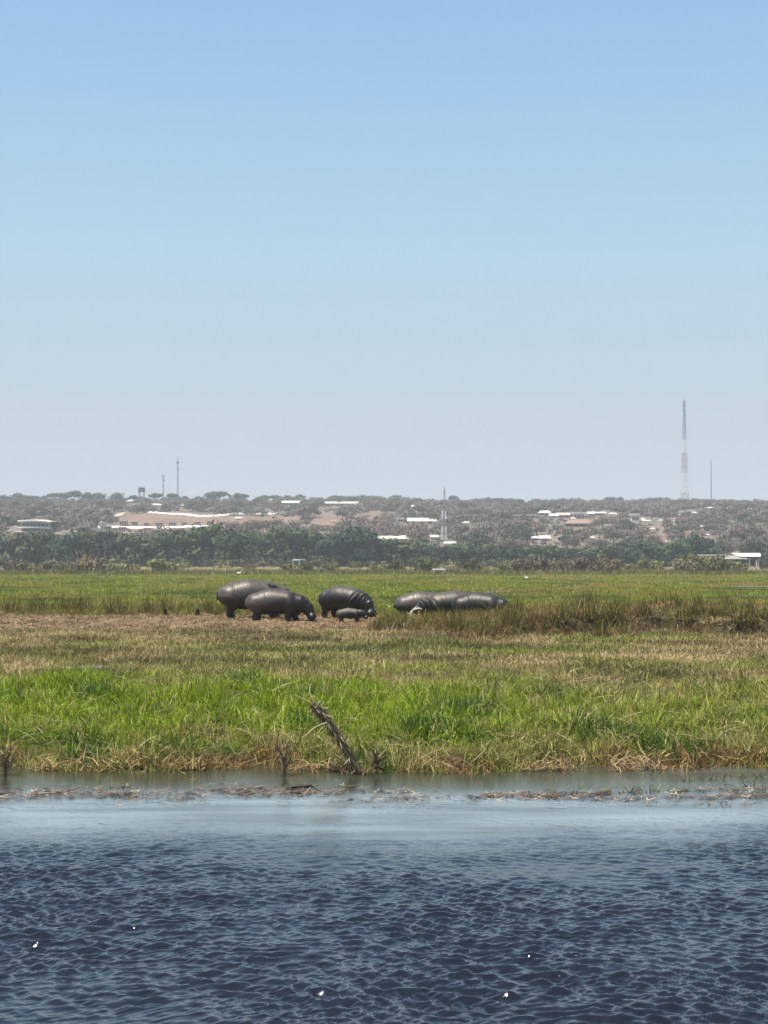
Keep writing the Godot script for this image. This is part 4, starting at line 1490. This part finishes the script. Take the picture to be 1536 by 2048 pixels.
# facing +x, back about 1.45 m high; stride moves the feet, turn swings the head sideways, drop lowers it
func hippo(called: String, label: String, where: Vector3, yaw: float, size: float, stride: Array, turn: float, drop: float, creases: float, hide: Material, tone_split: Array, baby := false) -> Node3D:
	bones = []
	folds = []
	var fat := 0.86 if baby else 1.0
	# barrel
	bone(Vector3(-1.05, 0.9, 0), Vector3(-0.3, 0.95, 0), 0.4 * fat, 0.46 * fat, 0.35)
	bone(Vector3(-0.3, 0.95, 0), Vector3(0.5, 0.9, 0), 0.46 * fat, 0.42 * fat, 0.35)
	bone(Vector3(-0.6, 0.87, 0.1), Vector3(0.15, 0.89, 0.1), 0.43 * fat, 0.42 * fat, 0.3)
	bone(Vector3(-0.6, 0.87, -0.1), Vector3(0.15, 0.89, -0.1), 0.43 * fat, 0.42 * fat, 0.3)
	bone(Vector3(-1.1, 0.86, 0.16), Vector3(-1.1, 0.86, -0.16), 0.35, 0.35, 0.25)
	bone(Vector3(-0.98, 0.92, 0.3), Vector3(-0.95, 0.74, 0.36), 0.2, 0.2, 0.2)
	bone(Vector3(-0.98, 0.92, -0.3), Vector3(-0.95, 0.74, -0.36), 0.2, 0.2, 0.2)
	bone(Vector3(0.5, 0.95, 0.24), Vector3(0.58, 0.72, 0.34), 0.2, 0.19, 0.16)
	bone(Vector3(0.5, 0.95, -0.24), Vector3(0.58, 0.72, -0.34), 0.2, 0.19, 0.16)
	# neck and head
	var nape := Vector3(1.0, 0.93 - drop * 0.2, turn * 0.1)
	var poll := Vector3(1.38, 0.84 - drop * 0.5, turn * 0.22)
	var nose := Vector3(1.58, 0.34 - drop * 0.3 + (0.1 if baby else 0.0), turn * 0.4)
	bone(Vector3(0.5, 0.9, 0), nape, 0.43 * fat, 0.34 * fat, 0.25)
	bone(nape, poll, 0.34 * fat, 0.235, 0.16)
	bone(nape + Vector3(0, -0.14, 0), poll + Vector3(0.0, -0.14, 0), 0.26, 0.17, 0.15)
	bone(poll, nose + Vector3(0, 0.1, 0), 0.215, 0.165, 0.08)
	bone(nose + Vector3(0.01, 0, -0.12), nose + Vector3(0.01, 0, 0.13), 0.17, 0.17, 0.08)
	bone(poll + Vector3(-0.04, -0.18, 0), nose + Vector3(-0.08, -0.04, 0), 0.15, 0.13, 0.08)
	for s in [-1, 1]:
		bone(nose + Vector3(0.08, 0.12, s * 0.09), nose + Vector3(0.1, 0.13, s * 0.09), 0.045, 0.04, 0.05)      # nostrils
		bone(poll + Vector3(0.13, 0.07, s * 0.12), poll + Vector3(0.15, 0.08, s * 0.13), 0.055, 0.05, 0.05)     # brows
		bone(poll + Vector3(-0.02, 0.14, s * 0.15), poll + Vector3(-0.03, 0.32, s * 0.21), 0.066, 0.055, 0.03)  # ears
	# tail
	bone(Vector3(-1.5, 1.0, 0), Vector3(-1.55, 0.7, 0), 0.06, 0.035, 0.06)
	# legs
	for k in 4:
		var s := -1.0 if k % 2 == 0 else 1.0
		var f: float = stride[k]
		if k < 2:
			bone(Vector3(-1.0, 0.82, s * 0.24), Vector3(-0.94 + f * 0.3, 0.48, s * 0.3), 0.31, 0.19, 0.16)
			bone(Vector3(-0.94 + f * 0.3, 0.48, s * 0.31), Vector3(-1.04 + f * 0.8, 0.2, s * 0.3), 0.2, 0.125, 0.1)
			bone(Vector3(-1.04 + f * 0.8, 0.2, s * 0.3), Vector3(-0.99 + f, 0.07, s * 0.3), 0.125, 0.125, 0.08)
		else:
			bone(Vector3(0.58, 0.8, s * 0.24), Vector3(0.6 + f * 0.3, 0.46, s * 0.29), 0.27, 0.17, 0.16)
			bone(Vector3(0.6 + f * 0.3, 0.46, s * 0.3), Vector3(0.6 + f * 0.85, 0.18, s * 0.29), 0.18, 0.125, 0.1)
			bone(Vector3(0.6 + f * 0.85, 0.18, s * 0.29), Vector3(0.66 + f, 0.07, s * 0.29), 0.12, 0.125, 0.08)
	if creases > 0.0:
		folds.append([Vector3(0.86, 0.9, 0), Vector3(0.86, -0.5, turn * 0.15).normalized(), 0.36, creases, 3.0])
	folds.append([Vector3(-0.62, 0.9, 0), Vector3(1, 0.3, 0).normalized(), 0.2, 0.012, 1.0])
	var body := skin(Vector3(-1.75, -0.1, -0.75), Vector3(1.85, 1.6, 0.75), 0.04, tone_split)
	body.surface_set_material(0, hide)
	var o := thing(called, label, "hippo", where, yaw)
	o.scale = Vector3.ONE * size
	part("body", body, o)
	for s in [-1, 1]:
		var b := Builder.new()
		b.ball(Vector3.ZERO, Vector3(0.022, 0.05, 0.03), Color.WHITE, 5, 6)
		var ear := part("inner_ear", b.mesh(mat("inner_ear", Color(0.30, 0.2, 0.17), 0.7)), o)
		ear.position = poll + Vector3(0.02, 0.24, s * 0.2)
		b = Builder.new()
		b.ball(Vector3.ZERO, Vector3(0.022, 0.022, 0.022), Color.WHITE, 5, 6)
		var eye := part("eye", b.mesh(mat("hippo_eye", Color(0.01, 0.008, 0.006), 0.15)), o)
		eye.position = poll + Vector3(0.175, 0.085, s * 0.16)
	return o

func make_hippos() -> void:
	var hide := mat("wet_hide", Color.WHITE, 0.42, true)
	hide.metallic_specular = 0.5
	hide.albedo_color = Color.WHITE
	hide.albedo_texture = noise_map(0.02, 0.55, 1.0, 17, 256)
	hide.uv1_triplanar = true
	hide.uv1_scale = Vector3(1.7, 1.7, 1.7)
	hide.heightmap_enabled = true
	hide.heightmap_texture = noise_map(0.05, 0.0, 1.0, 18, 256)
	hide.heightmap_scale = 0.7
	hide.roughness_texture = noise_map(0.02, 0.5, 1.0, 41, 256)
	hide.roughness_texture_channel = BaseMaterial3D.TEXTURE_CHANNEL_RED
	hide.roughness = 0.62
	var place := func(px: float, d: float) -> Vector3: return on_ground((px - 768.0) / F * d, d, 0.0)
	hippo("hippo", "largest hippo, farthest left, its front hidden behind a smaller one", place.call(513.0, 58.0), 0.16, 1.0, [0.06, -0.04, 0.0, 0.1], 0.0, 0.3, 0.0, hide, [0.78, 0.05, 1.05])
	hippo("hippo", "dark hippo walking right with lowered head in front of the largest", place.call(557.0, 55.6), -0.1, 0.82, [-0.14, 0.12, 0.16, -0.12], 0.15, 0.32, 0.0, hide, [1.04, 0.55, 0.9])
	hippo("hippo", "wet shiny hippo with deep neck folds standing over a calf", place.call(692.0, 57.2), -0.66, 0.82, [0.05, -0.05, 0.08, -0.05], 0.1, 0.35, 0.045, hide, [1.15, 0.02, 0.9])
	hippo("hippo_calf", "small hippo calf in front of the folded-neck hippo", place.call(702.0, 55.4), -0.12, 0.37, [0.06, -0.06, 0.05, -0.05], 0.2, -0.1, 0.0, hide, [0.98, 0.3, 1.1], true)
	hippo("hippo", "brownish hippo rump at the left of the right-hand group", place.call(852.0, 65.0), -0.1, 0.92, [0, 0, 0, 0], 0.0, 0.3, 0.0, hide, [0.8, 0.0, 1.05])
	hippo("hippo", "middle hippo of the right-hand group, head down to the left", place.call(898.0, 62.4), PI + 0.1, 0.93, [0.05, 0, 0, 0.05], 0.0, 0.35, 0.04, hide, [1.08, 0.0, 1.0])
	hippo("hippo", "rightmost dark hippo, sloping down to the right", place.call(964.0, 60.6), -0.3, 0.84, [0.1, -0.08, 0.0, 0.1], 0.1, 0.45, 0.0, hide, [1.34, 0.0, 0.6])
	# a dark bird lying along the back of the walking hippo
	var d := 57.8
	var p := at(547.0, 1175.0, 55.6)
	var o := thing("dark_bird", "dark bird crouching on the back of the walking hippo", "bird", p, -0.15)
	var dark := mat("dark_feathers", Color(0.02, 0.017, 0.014), 0.7)
	var b := Builder.new()
	b.ball(Vector3(-0.03, 0.05, 0), Vector3(0.15, 0.06, 0.07), Color.WHITE, 6, 8)
	part("body", b.mesh(dark), o)
	b = Builder.new()
	b.ball(Vector3(-0.17, 0.1, 0), Vector3(0.05, 0.045, 0.04), Color.WHITE, 5, 6)
	part("head", b.mesh(dark), o)
	b = Builder.new()
	b.tube([Vector3(-0.21, 0.1, 0), Vector3(-0.27, 0.09, 0)], [0.014, 0.003], 5)
	part("bill", b.mesh(mat("dark_bill", Color(0.12, 0.08, 0.04), 0.5)), o)
	b = Builder.new()
	b.tube([Vector3(0.08, 0.05, 0), Vector3(0.3, -0.03, 0)], [0.05, 0.025], 5, Color.WHITE, 0.4)
	part("tail", b.mesh(dark), o)
	# two dark stumps at the edge of the mud
	for e in [[331.0, 60.2, "dark upright stump at the mud's edge, farther from the hippos"], [395.0, 59.6, "thick dark stump at the mud's edge, nearer the hippos"]]:
		o = thing("tree_stump", e[2], "stump", on_ground((e[0] - 768.0) / F * e[1], e[1], -0.03), rng.randf() * TAU)
		b = Builder.new()
		b.tube([Vector3(0, -0.05, 0), Vector3(0.01, 0.1, 0.01), Vector3(-0.02, 0.22, 0), Vector3(-0.03, 0.32, 0.01)], [0.13, 0.1, 0.075, 0.05], 8)
		part("trunk", b.mesh(mat("dark_wood", Color(0.03, 0.022, 0.016))), o)
		b = Builder.new()
		b.tube([Vector3(0.03, 0.1, 0), Vector3(0.1, 0.17, 0.02), Vector3(0.12, 0.2, 0.02)], [0.05, 0.035, 0.02], 6)
		part("stub", b.mesh(mat("dark_wood", Color(0.03, 0.022, 0.016))), o)
	# white egrets on the plain
	for e in [[478.0, 1154.0, 0.75, 0.3, "white egret on the plain above the largest hippo"], [1053.0, 1163.0, 0.55, 2.4, "small white egret on the plain right of the wallow hippos"]]:
		var r := sight(e[0], e[1])
		var dd := 66.0
		while dd < 230.0 and (EYE + r * (dd / -r.z)).y > ground_y(r.x * dd, dd) + 0.02: dd += 1.0
		o = thing("egret", e[4], "bird", on_ground(r.x / -r.z * dd, dd, 0.1), e[3])
		o.scale = Vector3.ONE * e[2] / 0.6
		var wf := mat("white_feathers", Color(0.8, 0.8, 0.78), 0.8)
		b = Builder.new()
		b.ball(Vector3(0, 0.36, 0), Vector3(0.24, 0.1, 0.1), Color.WHITE, 6, 8)
		part("body", b.mesh(wf), o)
		b = Builder.new()
		b.tube([Vector3(0.16, 0.4, 0), Vector3(0.24, 0.5, 0), Vector3(0.2, 0.6, 0), Vector3(0.26, 0.68, 0)], [0.06, 0.045, 0.04, 0.045], 6)
		part("neck", b.mesh(wf), o)
		b = Builder.new()
		b.tube([Vector3(0.27, 0.68, 0), Vector3(0.4, 0.66, 0)], [0.02, 0.004], 5)
		part("bill", b.mesh(mat("yellow_bill", Color(0.5, 0.3, 0.03), 0.5)), o)
		for s in [-1, 1]:
			b = Builder.new()
			b.tube([Vector3(0, 0.3, s * 0.04), Vector3(0.01, -0.06, s * 0.04)], [0.014, 0.012], 5)
			part("leg", b.mesh(mat("dark_wood", Color(0.03, 0.022, 0.016))), o)
	# a bleached branch in front of the wallow
	o = thing("bleached_branch", "white bleached forked branch in front of the right-hand hippos", "branch", on_ground((826.0 - 768.0) / F * 59.0, 59.0, 0.1))
	var pale := mat("bleached_wood", Color(0.62, 0.57, 0.52), 0.7)
	for e in [[[Vector3(-0.28, -0.1, 0.1), Vector3(-0.16, 0.25, 0.04), Vector3(-0.02, 0.46, 0), Vector3(0.12, 0.6, 0)], [0.05, 0.05, 0.045, 0.02]], [[Vector3(-0.05, 0.42, 0), Vector3(-0.1, 0.2, 0.1), Vector3(-0.06, -0.1, 0.16)], [0.045, 0.04, 0.03]], [[Vector3(0.0, 0.47, 0), Vector3(0.22, 0.56, 0.02), Vector3(0.36, 0.52, 0.05)], [0.035, 0.028, 0.012]], [[Vector3(-0.12, 0.32, 0.02), Vector3(-0.24, 0.38, 0.02)], [0.03, 0.012]]]:
		b = Builder.new()
		b.tube(e[0], e[1], 6)
		part("limb", b.mesh(pale), o)


# ---------------------------------------------------------------- the near bank
func make_near_grass() -> void:
	var m := grass_mat("bank_grass", 0.75)
	var o := stuff("green_grass", "dense bright green and yellow grass along the water's edge", "grass")
	var places := []
	var tints := []
	for k in 33000:
		var x := rng.randf_range(-10.5, 10.5)
		var d := rng.randf_range(21.9, 36.5)
		var s := shore(x)
		if d < s - 0.1: continue
		var b := n_soft.get_noise_2d(x * 9.0, d * 9.0)
		var a := n_fine.get_noise_2d(x * 5.0, d * 5.0)
		var far := 31.6 + b * 5.0 + a * 2.0 - smoothstep(0.0, 5.0, x) * 2.0
		var thin := smoothstep(far - 2.0, far + 1.0, d)
		if rng.randf() < thin * 0.85: continue
		var lush := smoothstep(s + 0.3, s + 2.2, d + 3.0 * a) * (1.0 - smoothstep(-0.5, 5.0, x + 2.0 * a) * 0.45)
		var c := Color(0.21, 0.225, 0.06).lerp(Color(0.195, 0.29, 0.013), lush)
		c = c.lerp(Color(0.045, 0.11, 0.012), smoothstep(0.1, 0.35, a) * 0.85)
		c = c.lerp(Color(0.30, 0.26, 0.11), thin * 0.7)
		if rng.randf() < 0.1 + 0.15 * (1.0 - lush): c = Color(0.36, 0.33, 0.15)
		var edge := 1.0 - smoothstep(s, s + 1.0, d)
		if rng.randf() < edge * clampf(0.22 + 2.2 * n_fine.get_noise_2d(x * 4.0, 44.0), 0.0, 0.9): c = Color(0.30, 0.20, 0.09).lerp(Color(0.14, 0.085, 0.045), rng.randf())
		var z := rng.randf_range(0.7, 1.2) * lerpf(0.75, 1.0, smoothstep(s, s + 2.0, d)) * (1.0 - 0.35 * thin) * clampf(1.0 + 1.3 * n_fine.get_noise_2d(x * 8.0 + 70.0, d * 8.0), 0.55, 1.3)
		places.append(Transform3D(turned(z, rng.randf_range(0.7, 1.1), 0.3), on_ground(x, d)))
		tints.append(c * rng.randf_range(0.75, 1.3))
	var shapes := []
	for k in 6: shapes.append(tuft(19, 0.38, 0.019, 1.0, 1.25, 0.18, m, 0.4, 4))
	scatter("grass_tufts", shapes, places, tints, o)

	# the worn strip behind: short straw and olive
	o = stuff("dry_grass", "short trampled straw and olive grass behind the green bank", "grass")
	places = []; tints = []
	for k in 30000:
		var d := lerpf(32.0, 61.0, pow(rng.randf(), 1.15))
		var x := rng.randf_range(-0.29, 0.29) * d
		var b := n_soft.get_noise_2d(x * 7.0, d * 7.0)
		var a := n_fine.get_noise_2d(x * 3.5, d * 3.5)
		var bare := bump(d, 49.5, 60.0, 2.0) * (1.0 - smoothstep(-2.0, 3.0, x))
		if rng.randf() < bare * 0.8: continue
		if pow((x + 7.3) / 0.9, 2.0) + pow((d - 35.7) / 0.5, 2.0) < 1.0: continue
		var c := Color(0.28, 0.23, 0.12).lerp(Color(0.125, 0.13, 0.035), smoothstep(-0.1, 0.4, a + b + rng.randf_range(-0.25, 0.25)))
		if d < 47.0: c = c.lerp(Color(0.15, 0.19, 0.03), smoothstep(0.0, 0.25, n_soft.get_noise_2d(x * 6.0 + 50.0, d * 9.0)) * (0.8 if x > 0.0 else 0.5))
		c *= 1.0 + 0.9 * n_soft.get_noise_2d(x * 8.0, d * 14.0 + 90.0)
		if bare > 0.4: c = Color(0.34, 0.24, 0.14) if rng.randf() < 0.6 else Color(0.10, 0.085, 0.035)
		places.append(Transform3D(turned(rng.randf_range(0.6, 1.1), rng.randf_range(0.35, 0.75), 0.35), on_ground(x, d)))
		tints.append(c * rng.randf_range(0.7, 1.2))
	var dry := grass_mat("straw_grass", 0.5)
	shapes = []
	for k in 5: shapes.append(tuft(13, 0.3, 0.022, 0.95, 0.6, 0.18, dry, 0.3, 3))
	scatter("straw_tufts", shapes, places, tints, o)

	# clods of mud where the hippos walk
	var clod := Builder.new()
	var r := clod_shape(clod)
	var mud := mat("mud", Color(1, 1, 1), 0.95, true)
	o = stuff("mud_clods", "loose reddish brown clods on the trampled mud by the hippos", "mud")
	places = []; tints = []
	for k in 2600:
		var d := rng.randf_range(49.0, 61.5)
		var x := rng.randf_range(-17.5, 2.0)
		if x > -1.5 and rng.randf() < 0.6: continue
		var s := rng.randf_range(0.012, 0.055) * (1.0 if rng.randf() < 0.93 else 2.2)
		places.append(Transform3D(Basis(Vector3.UP, rng.randf() * TAU) * Basis.from_scale(Vector3(s * 1.5, s * 0.75, s * 1.2)), on_ground(x, d)))
		tints.append(Color(0.24, 0.16, 0.10).lerp(Color(0.13, 0.085, 0.055), rng.randf()) * rng.randf_range(0.8, 1.2))
	multi("clods", r.mesh(mud), places, tints, o)

func clod_shape(b: Builder) -> Builder:
	var pts := {}
	for i in 6:
		for j in 8:
			var a := PI * i / 5.0
			var c := TAU * j / 8.0
			var u := Vector3(sin(a) * cos(c), cos(a), sin(a) * sin(c))
			pts[[i, j]] = u * (1.0 + 0.45 * n_leaf.get_noise_3dv(u * 4.0))
	for i in 5:
		for j in 8:
			b.quad(pts[[i, j]], pts[[i, (j + 1) % 8]], pts[[i + 1, (j + 1) % 8]], pts[[i + 1, j]])
	return b

func stem(b: Builder, a: Vector3, c: Vector3, sag: float, r: float) -> void:
	var m := (a + c) * 0.5 + Vector3(rng.randfn() * 0.03, sag, rng.randfn() * 0.03)
	b.tube([a, a.lerp(m, 0.5) + Vector3(0, sag * 0.25, 0), m, m.lerp(c, 0.5) + Vector3(0, sag * 0.25, 0), c], [r, r, r * 0.9, r * 0.75, r * 0.4], 5)

func make_shore_things() -> void:
	var dry := mat("dry_stem", Color(0.36, 0.27, 0.14), 0.8)
	var brown := mat("rotten_stem", Color(0.12, 0.08, 0.045), 0.85)
	var pale := mat("straw_stem", Color(0.36, 0.30, 0.17), 0.7)
	# the leaning stump wrapped in dead grass
	var base := at(722.0, 1542.0, 22.0)
	base.y = -0.05
	var o := thing("leaning_stump", "leaning dead stump wrapped in dry grass at the water's edge", "stump", base)
	var axis := [Vector3(0, -0.1, 0), Vector3(-0.12, 0.22, -0.02), Vector3(-0.33, 0.56, -0.06), Vector3(-0.55, 0.88, -0.1), Vector3(-0.74, 1.06, -0.12)]
	var b := Builder.new()
	b.tube(axis, [0.085, 0.062, 0.06, 0.07, 0.05], 8)
	part("trunk", b.mesh(mat("stump_wood", Color(0.09, 0.07, 0.045))), o)
	b = Builder.new()
	for k in 620:
		var t := rng.randf() * 3.98
		var i := int(t)
		var p: Vector3 = (axis[i] as Vector3).lerp(axis[i + 1], t - i)
		var along: Vector3 = (axis[i + 1] - axis[i]).normalized()
		var out := Vector3(rng.randfn(), rng.randfn(), rng.randfn()).normalized()
		out = (out - along * out.dot(along)).normalized()
		var wild := 0.25 + 0.35 * smoothstep(2.2, 3.9, t)
		var g := rng.randf_range(0.6, 1.3)
		var c := Color(0.22, 0.18, 0.09).lerp(Color(0.12, 0.115, 0.055), rng.randf()) * g
		if rng.randf() < 0.28: c = Color(0.46, 0.40, 0.24)
		blade(b, p + out * 0.058, along * rng.randf_range(-1.0, 1.0) + out * wild * 1.0, rng.randf_range(0.07, 0.19), 0.013, 0.5, c, 3)
	var wrap := part("dry_grass", b.mesh(grass_mat("wrap_grass", 0.3)), o)
	wrap.set_meta("kind", "stuff")
	for e in [[Vector3(-0.7, 1.02, -0.1), Vector3(-0.98, 1.2, 0.0)], [Vector3(-0.68, 1.05, -0.1), Vector3(-0.76, 1.36, -0.2)], [Vector3(-0.5, 0.8, 0.02), Vector3(-0.82, 0.62, 0.2)]]:
		b = Builder.new()
		stem(b, e[0], e[1], 0.02, 0.012)
		part("twig", b.mesh(pale), o)
	b = Builder.new()
	for k in 90:
		var a := rng.randf() * TAU
		blade(b, Vector3(rng.randfn(0.0, 0.13), 0.02, rng.randfn(0.0, 0.08)), Vector3(cos(a) * 0.8, 0.8, sin(a) * 0.8), rng.randf_range(0.12, 0.34), 0.016, 0.7, Color(0.17, 0.12, 0.07) * rng.randf_range(0.5, 1.6), 3)
	var feet := part("root_tangle", b.mesh(grass_mat("wrap_grass", 0.3)), o)
	feet.set_meta("kind", "stuff")

	# dead shrubs standing in the shallows
	for e in [[568.0, 1548.0, 21.8, 0.72, "dead shrub standing in the water left of the leaning stump"], [10.0, 1550.0, 21.8, 0.62, "dark dead shrub in the water at the left photo edge"], [752.0, 1540.0, 22.2, 0.4, "low tangled dead shrub right beside the leaning stump"]]:
		var p := at(e[0], e[1], e[2])
		p.y = -0.08
		o = thing("dead_shrub", e[4], "shrub", p, rng.randf() * TAU)
		b = Builder.new()
		b.tube([Vector3(0, -0.1, 0), Vector3(0.01, 0.15, 0), Vector3(-0.01, 0.35, 0.01)], [0.035, 0.028, 0.018], 6)
		part("trunk", b.mesh(brown), o)
		for k in 9:
			b = Builder.new()
			var a := rng.randf() * TAU
			var h := rng.randf_range(0.1, 0.3)
			stem(b, Vector3(0, h, 0), Vector3(cos(a) * 0.16, h + e[3] * rng.randf_range(0.3, 0.75), sin(a) * 0.16), 0.01, 0.008)
			part("branch", b.mesh(brown), o)
		b = Builder.new()
		for k in 110:
			var a := rng.randf() * TAU
			var h: float = rng.randf_range(0.08, 0.8) * e[3]
			var c := Color(0.15, 0.12, 0.07) * rng.randf_range(0.5, 1.5) if rng.randf() < 0.8 else Color(0.33, 0.29, 0.17)
			blade(b, Vector3(cos(a) * 0.04, h, sin(a) * 0.04), Vector3(cos(a), rng.randf_range(0.2, 1.8), sin(a)), rng.randf_range(0.1, 0.25), 0.012, 0.6, c, 3)
		var l := part("dead_leaves", b.mesh(grass_mat("wrap_grass", 0.3)), o)
		l.set_meta("kind", "stuff")

	# heaps of broken reeds along the water line
	for e in [[150.0, 1532.0, 0.62, 0.16, "low reddish heap of broken reeds farthest left on the bank"], [275.0, 1535.0, 0.5, 0.34, "tent-like heap of bent dry reeds on the left of the bank"], [370.0, 1535.0, 0.38, 0.2, "small heap of fallen reeds right of the tent-like heap"], [640.0, 1536.0, 0.45, 0.13, "flat heap of straw left of the leaning stump's foot"], [880.0, 1538.0, 0.5, 0.16, "flat brown heap of reeds right of the leaning stump"], [1090.0, 1532.0, 0.4, 0.14, "small brown reed heap on the bank right of centre"], [1275.0, 1530.0, 0.4, 0.2, "brown heap of bent stems on the right of the bank"]]:
		var dd := 22.35
		var p := Vector3((e[0] - 768.0) / F * dd, 0.0, -dd)
		o = thing("reed_heap", e[4], "reeds", p)
		for k in 15:
			b = Builder.new()
			var a := Vector3(rng.randf_range(-1.0, 1.0) * e[2], rng.randf_range(0.0, 0.08), rng.randf_range(-0.1, 0.22))
			var c := Vector3(clampf(a.x + rng.randf_range(-0.7, 0.7) * e[2] * 1.2, -e[2], e[2]), rng.randf_range(0.02, 1.0) * e[3], rng.randf_range(-0.35, 0.05))
			stem(b, a, c, e[3] * rng.randf_range(0.0, 0.3), rng.randf_range(0.004, 0.009))
			part("reed_stem", b.mesh([dry, pale, brown][k % 3]), o)
		b = Builder.new()
		for k in 200:
			var x := rng.randf_range(-1.0, 1.0)
			var h: float = (1.0 - x * x) * e[3] * 0.8
			var c := Color(0.30, 0.19, 0.10).lerp(Color(0.13, 0.08, 0.045), rng.randf())
			if rng.randf() < 0.2: c = Color(0.40, 0.31, 0.17)
			blade(b, Vector3(x * e[2], rng.randf() * h, rng.randf_range(-0.2, 0.15)), Vector3(rng.randfn(), rng.randfn(0.25, 0.4), rng.randfn() * 0.6), rng.randf_range(0.1, 0.3), 0.015, 0.5, c, 2)
		var l := part("reed_litter", b.mesh(grass_mat("wrap_grass", 0.3)), o)
		l.set_meta("kind", "stuff")

	# loose pale stems lying over the bank
	o = stuff("dry_stems", "scattered long pale stems lying across the green bank", "stems")
	var places := []
	var tints := []
	for k in 900:
		var x := rng.randf_range(-8.5, 8.5)
		var s := shore(x)
		var d := s + pow(rng.randf(), 1.6) * 9.0
		var turn := Basis(Vector3.UP, rng.randf() * TAU) * Basis(Vector3.BACK, rng.randfn(0.35, 0.5))
		places.append(Transform3D(turn.scaled(Vector3.ONE * rng.randf_range(0.5, 1.1)), on_ground(x, d, rng.randf_range(0.02, 0.24))))
		tints.append(Color(0.40, 0.35, 0.19) * rng.randf_range(0.5, 1.2))
	b = Builder.new()
	stem(b, Vector3(-0.25, 0, 0), Vector3(0.25, 0.0, 0), 0.025, 0.006)
	multi("stems", b.mesh(grass_mat("stem_tinted", 0.2)), places, tints, o)

	# the belt of floating weed and litter
	o = stuff("floating_weed", "belt of brown floating weed and litter off the bank", "weed")
	places = []; tints = []
	for k in 24000:
		var x := rng.randf_range(-10.0, 10.0)
		var d := rng.randf_range(18.0, 21.6)
		var belt := 20.05 + 0.35 * n_soft.get_noise_2d(x * 8.0, 60.0) - 0.1 * smoothstep(-3.0, 3.0, x)
		var wide := 0.5 + 0.4 * n_soft.get_noise_2d(x * 6.0, 15.0)
		var here := exp(-pow((d - belt) / wide, 2.0)) * smoothstep(-0.18, 0.2, n_fine.get_noise_2d(x * 4.0, d * 22.0))
		if rng.randf() > here: continue
		var s := rng.randf_range(0.5, 1.4)
		var turn := Basis(Vector3.UP, rng.randfn(0.0, 0.7)) * Basis(Vector3.RIGHT, rng.randfn(0, 0.25)) * Basis(Vector3.BACK, rng.randfn(0, 0.1))
		places.append(Transform3D(turn.scaled(Vector3(s, s, s)), Vector3(x, 0.012, -d)))
		var c := Color(0.15, 0.12, 0.10).lerp(Color(0.06, 0.045, 0.04), rng.randf())
		if rng.randf() < 0.16: c = Color(0.34, 0.28, 0.2)
		tints.append(c * rng.randf_range(0.7, 1.3))
	var bits := []
	for q in 3:
		b = Builder.new()
		for k in 5:
			blade(b, Vector3(rng.randfn(0, 0.05), rng.randf_range(-0.005, 0.015), rng.randfn(0, 0.05)), Vector3(rng.randfn(), 0.05, rng.randfn() * 0.5), rng.randf_range(0.06, 0.16), 0.015, 0.1, Color.WHITE * rng.randf_range(0.7, 1.3), 2)
		bits.append(b.mesh(grass_mat("weed_bits", 0.15)))
	scatter("weed_bits", bits, places, tints, o)

	# one dark stick among the weed
	b = Builder.new()
	b.tube([Vector3(-0.17, 0.005, 0), Vector3(-0.06, 0.03, 0.01), Vector3(0.06, 0.035, 0), Vector3(0.15, 0.05, 0.02), Vector3(0.2, 0.03, 0.02)], [0.01, 0.028, 0.034, 0.026, 0.008], 7)
	var stick := part("floating_stick", b.mesh(mat("wet_wood", Color(0.018, 0.012, 0.009), 0.5)), self)
	stick.position = Vector3((600.0 - 768.0) / F * 20.5, 0.0, -20.5)
	tag(stick, "short dark stick floating in the weed below the leaning stump", "stick")

	# sprigs of green grass growing out of the shallows on the right
	var list := []
	for e in [[1160, 20.6, 0.6], [1215, 20.3, 0.9], [1250, 20.2, 1.1], [1285, 20.25, 1.0], [1320, 20.3, 0.9], [1352, 20.1, 0.8], [1370, 21.3, 0.8], [1440, 20.4, 0.6], [1482, 20.35, 1.0], [1512, 20.6, 1.0], [1475, 21.6, 1.0], [1415, 21.4, 0.9], [1522, 21.5, 1.1], [1538, 20.2, 1.0]]:
		var t := thing("water_grass", "", "grass", Vector3((e[0] - 768.0) / F * e[1], -0.01, -e[1]), rng.randf() * TAU)
		b = Builder.new()
		for k in 22:
			var a := rng.randf() * TAU
			var c := Color(0.10, 0.15, 0.035).lerp(Color(0.12, 0.085, 0.045), rng.randf()) * rng.randf_range(0.6, 1.2)
			blade(b, Vector3(rng.randfn(0, 0.1), -0.01, rng.randfn(0, 0.05)), Vector3(cos(a) * 0.8, rng.randf_range(0.3, 1.3), sin(a) * 0.4), rng.randf_range(0.1, 0.24) * e[2], 0.014, 0.8, c, 3)
		var l := part("blades", b.mesh(grass_mat("weed_bits", 0.15)), t)
		l.set_meta("kind", "stuff")
		list.append(t)
	tell_apart(list, "sprig of grass in the shallows", [[1285.0, "the middle of the weed"], [1482.0, "the right end of the weed"]], "sprigs of grass standing in the shallows")
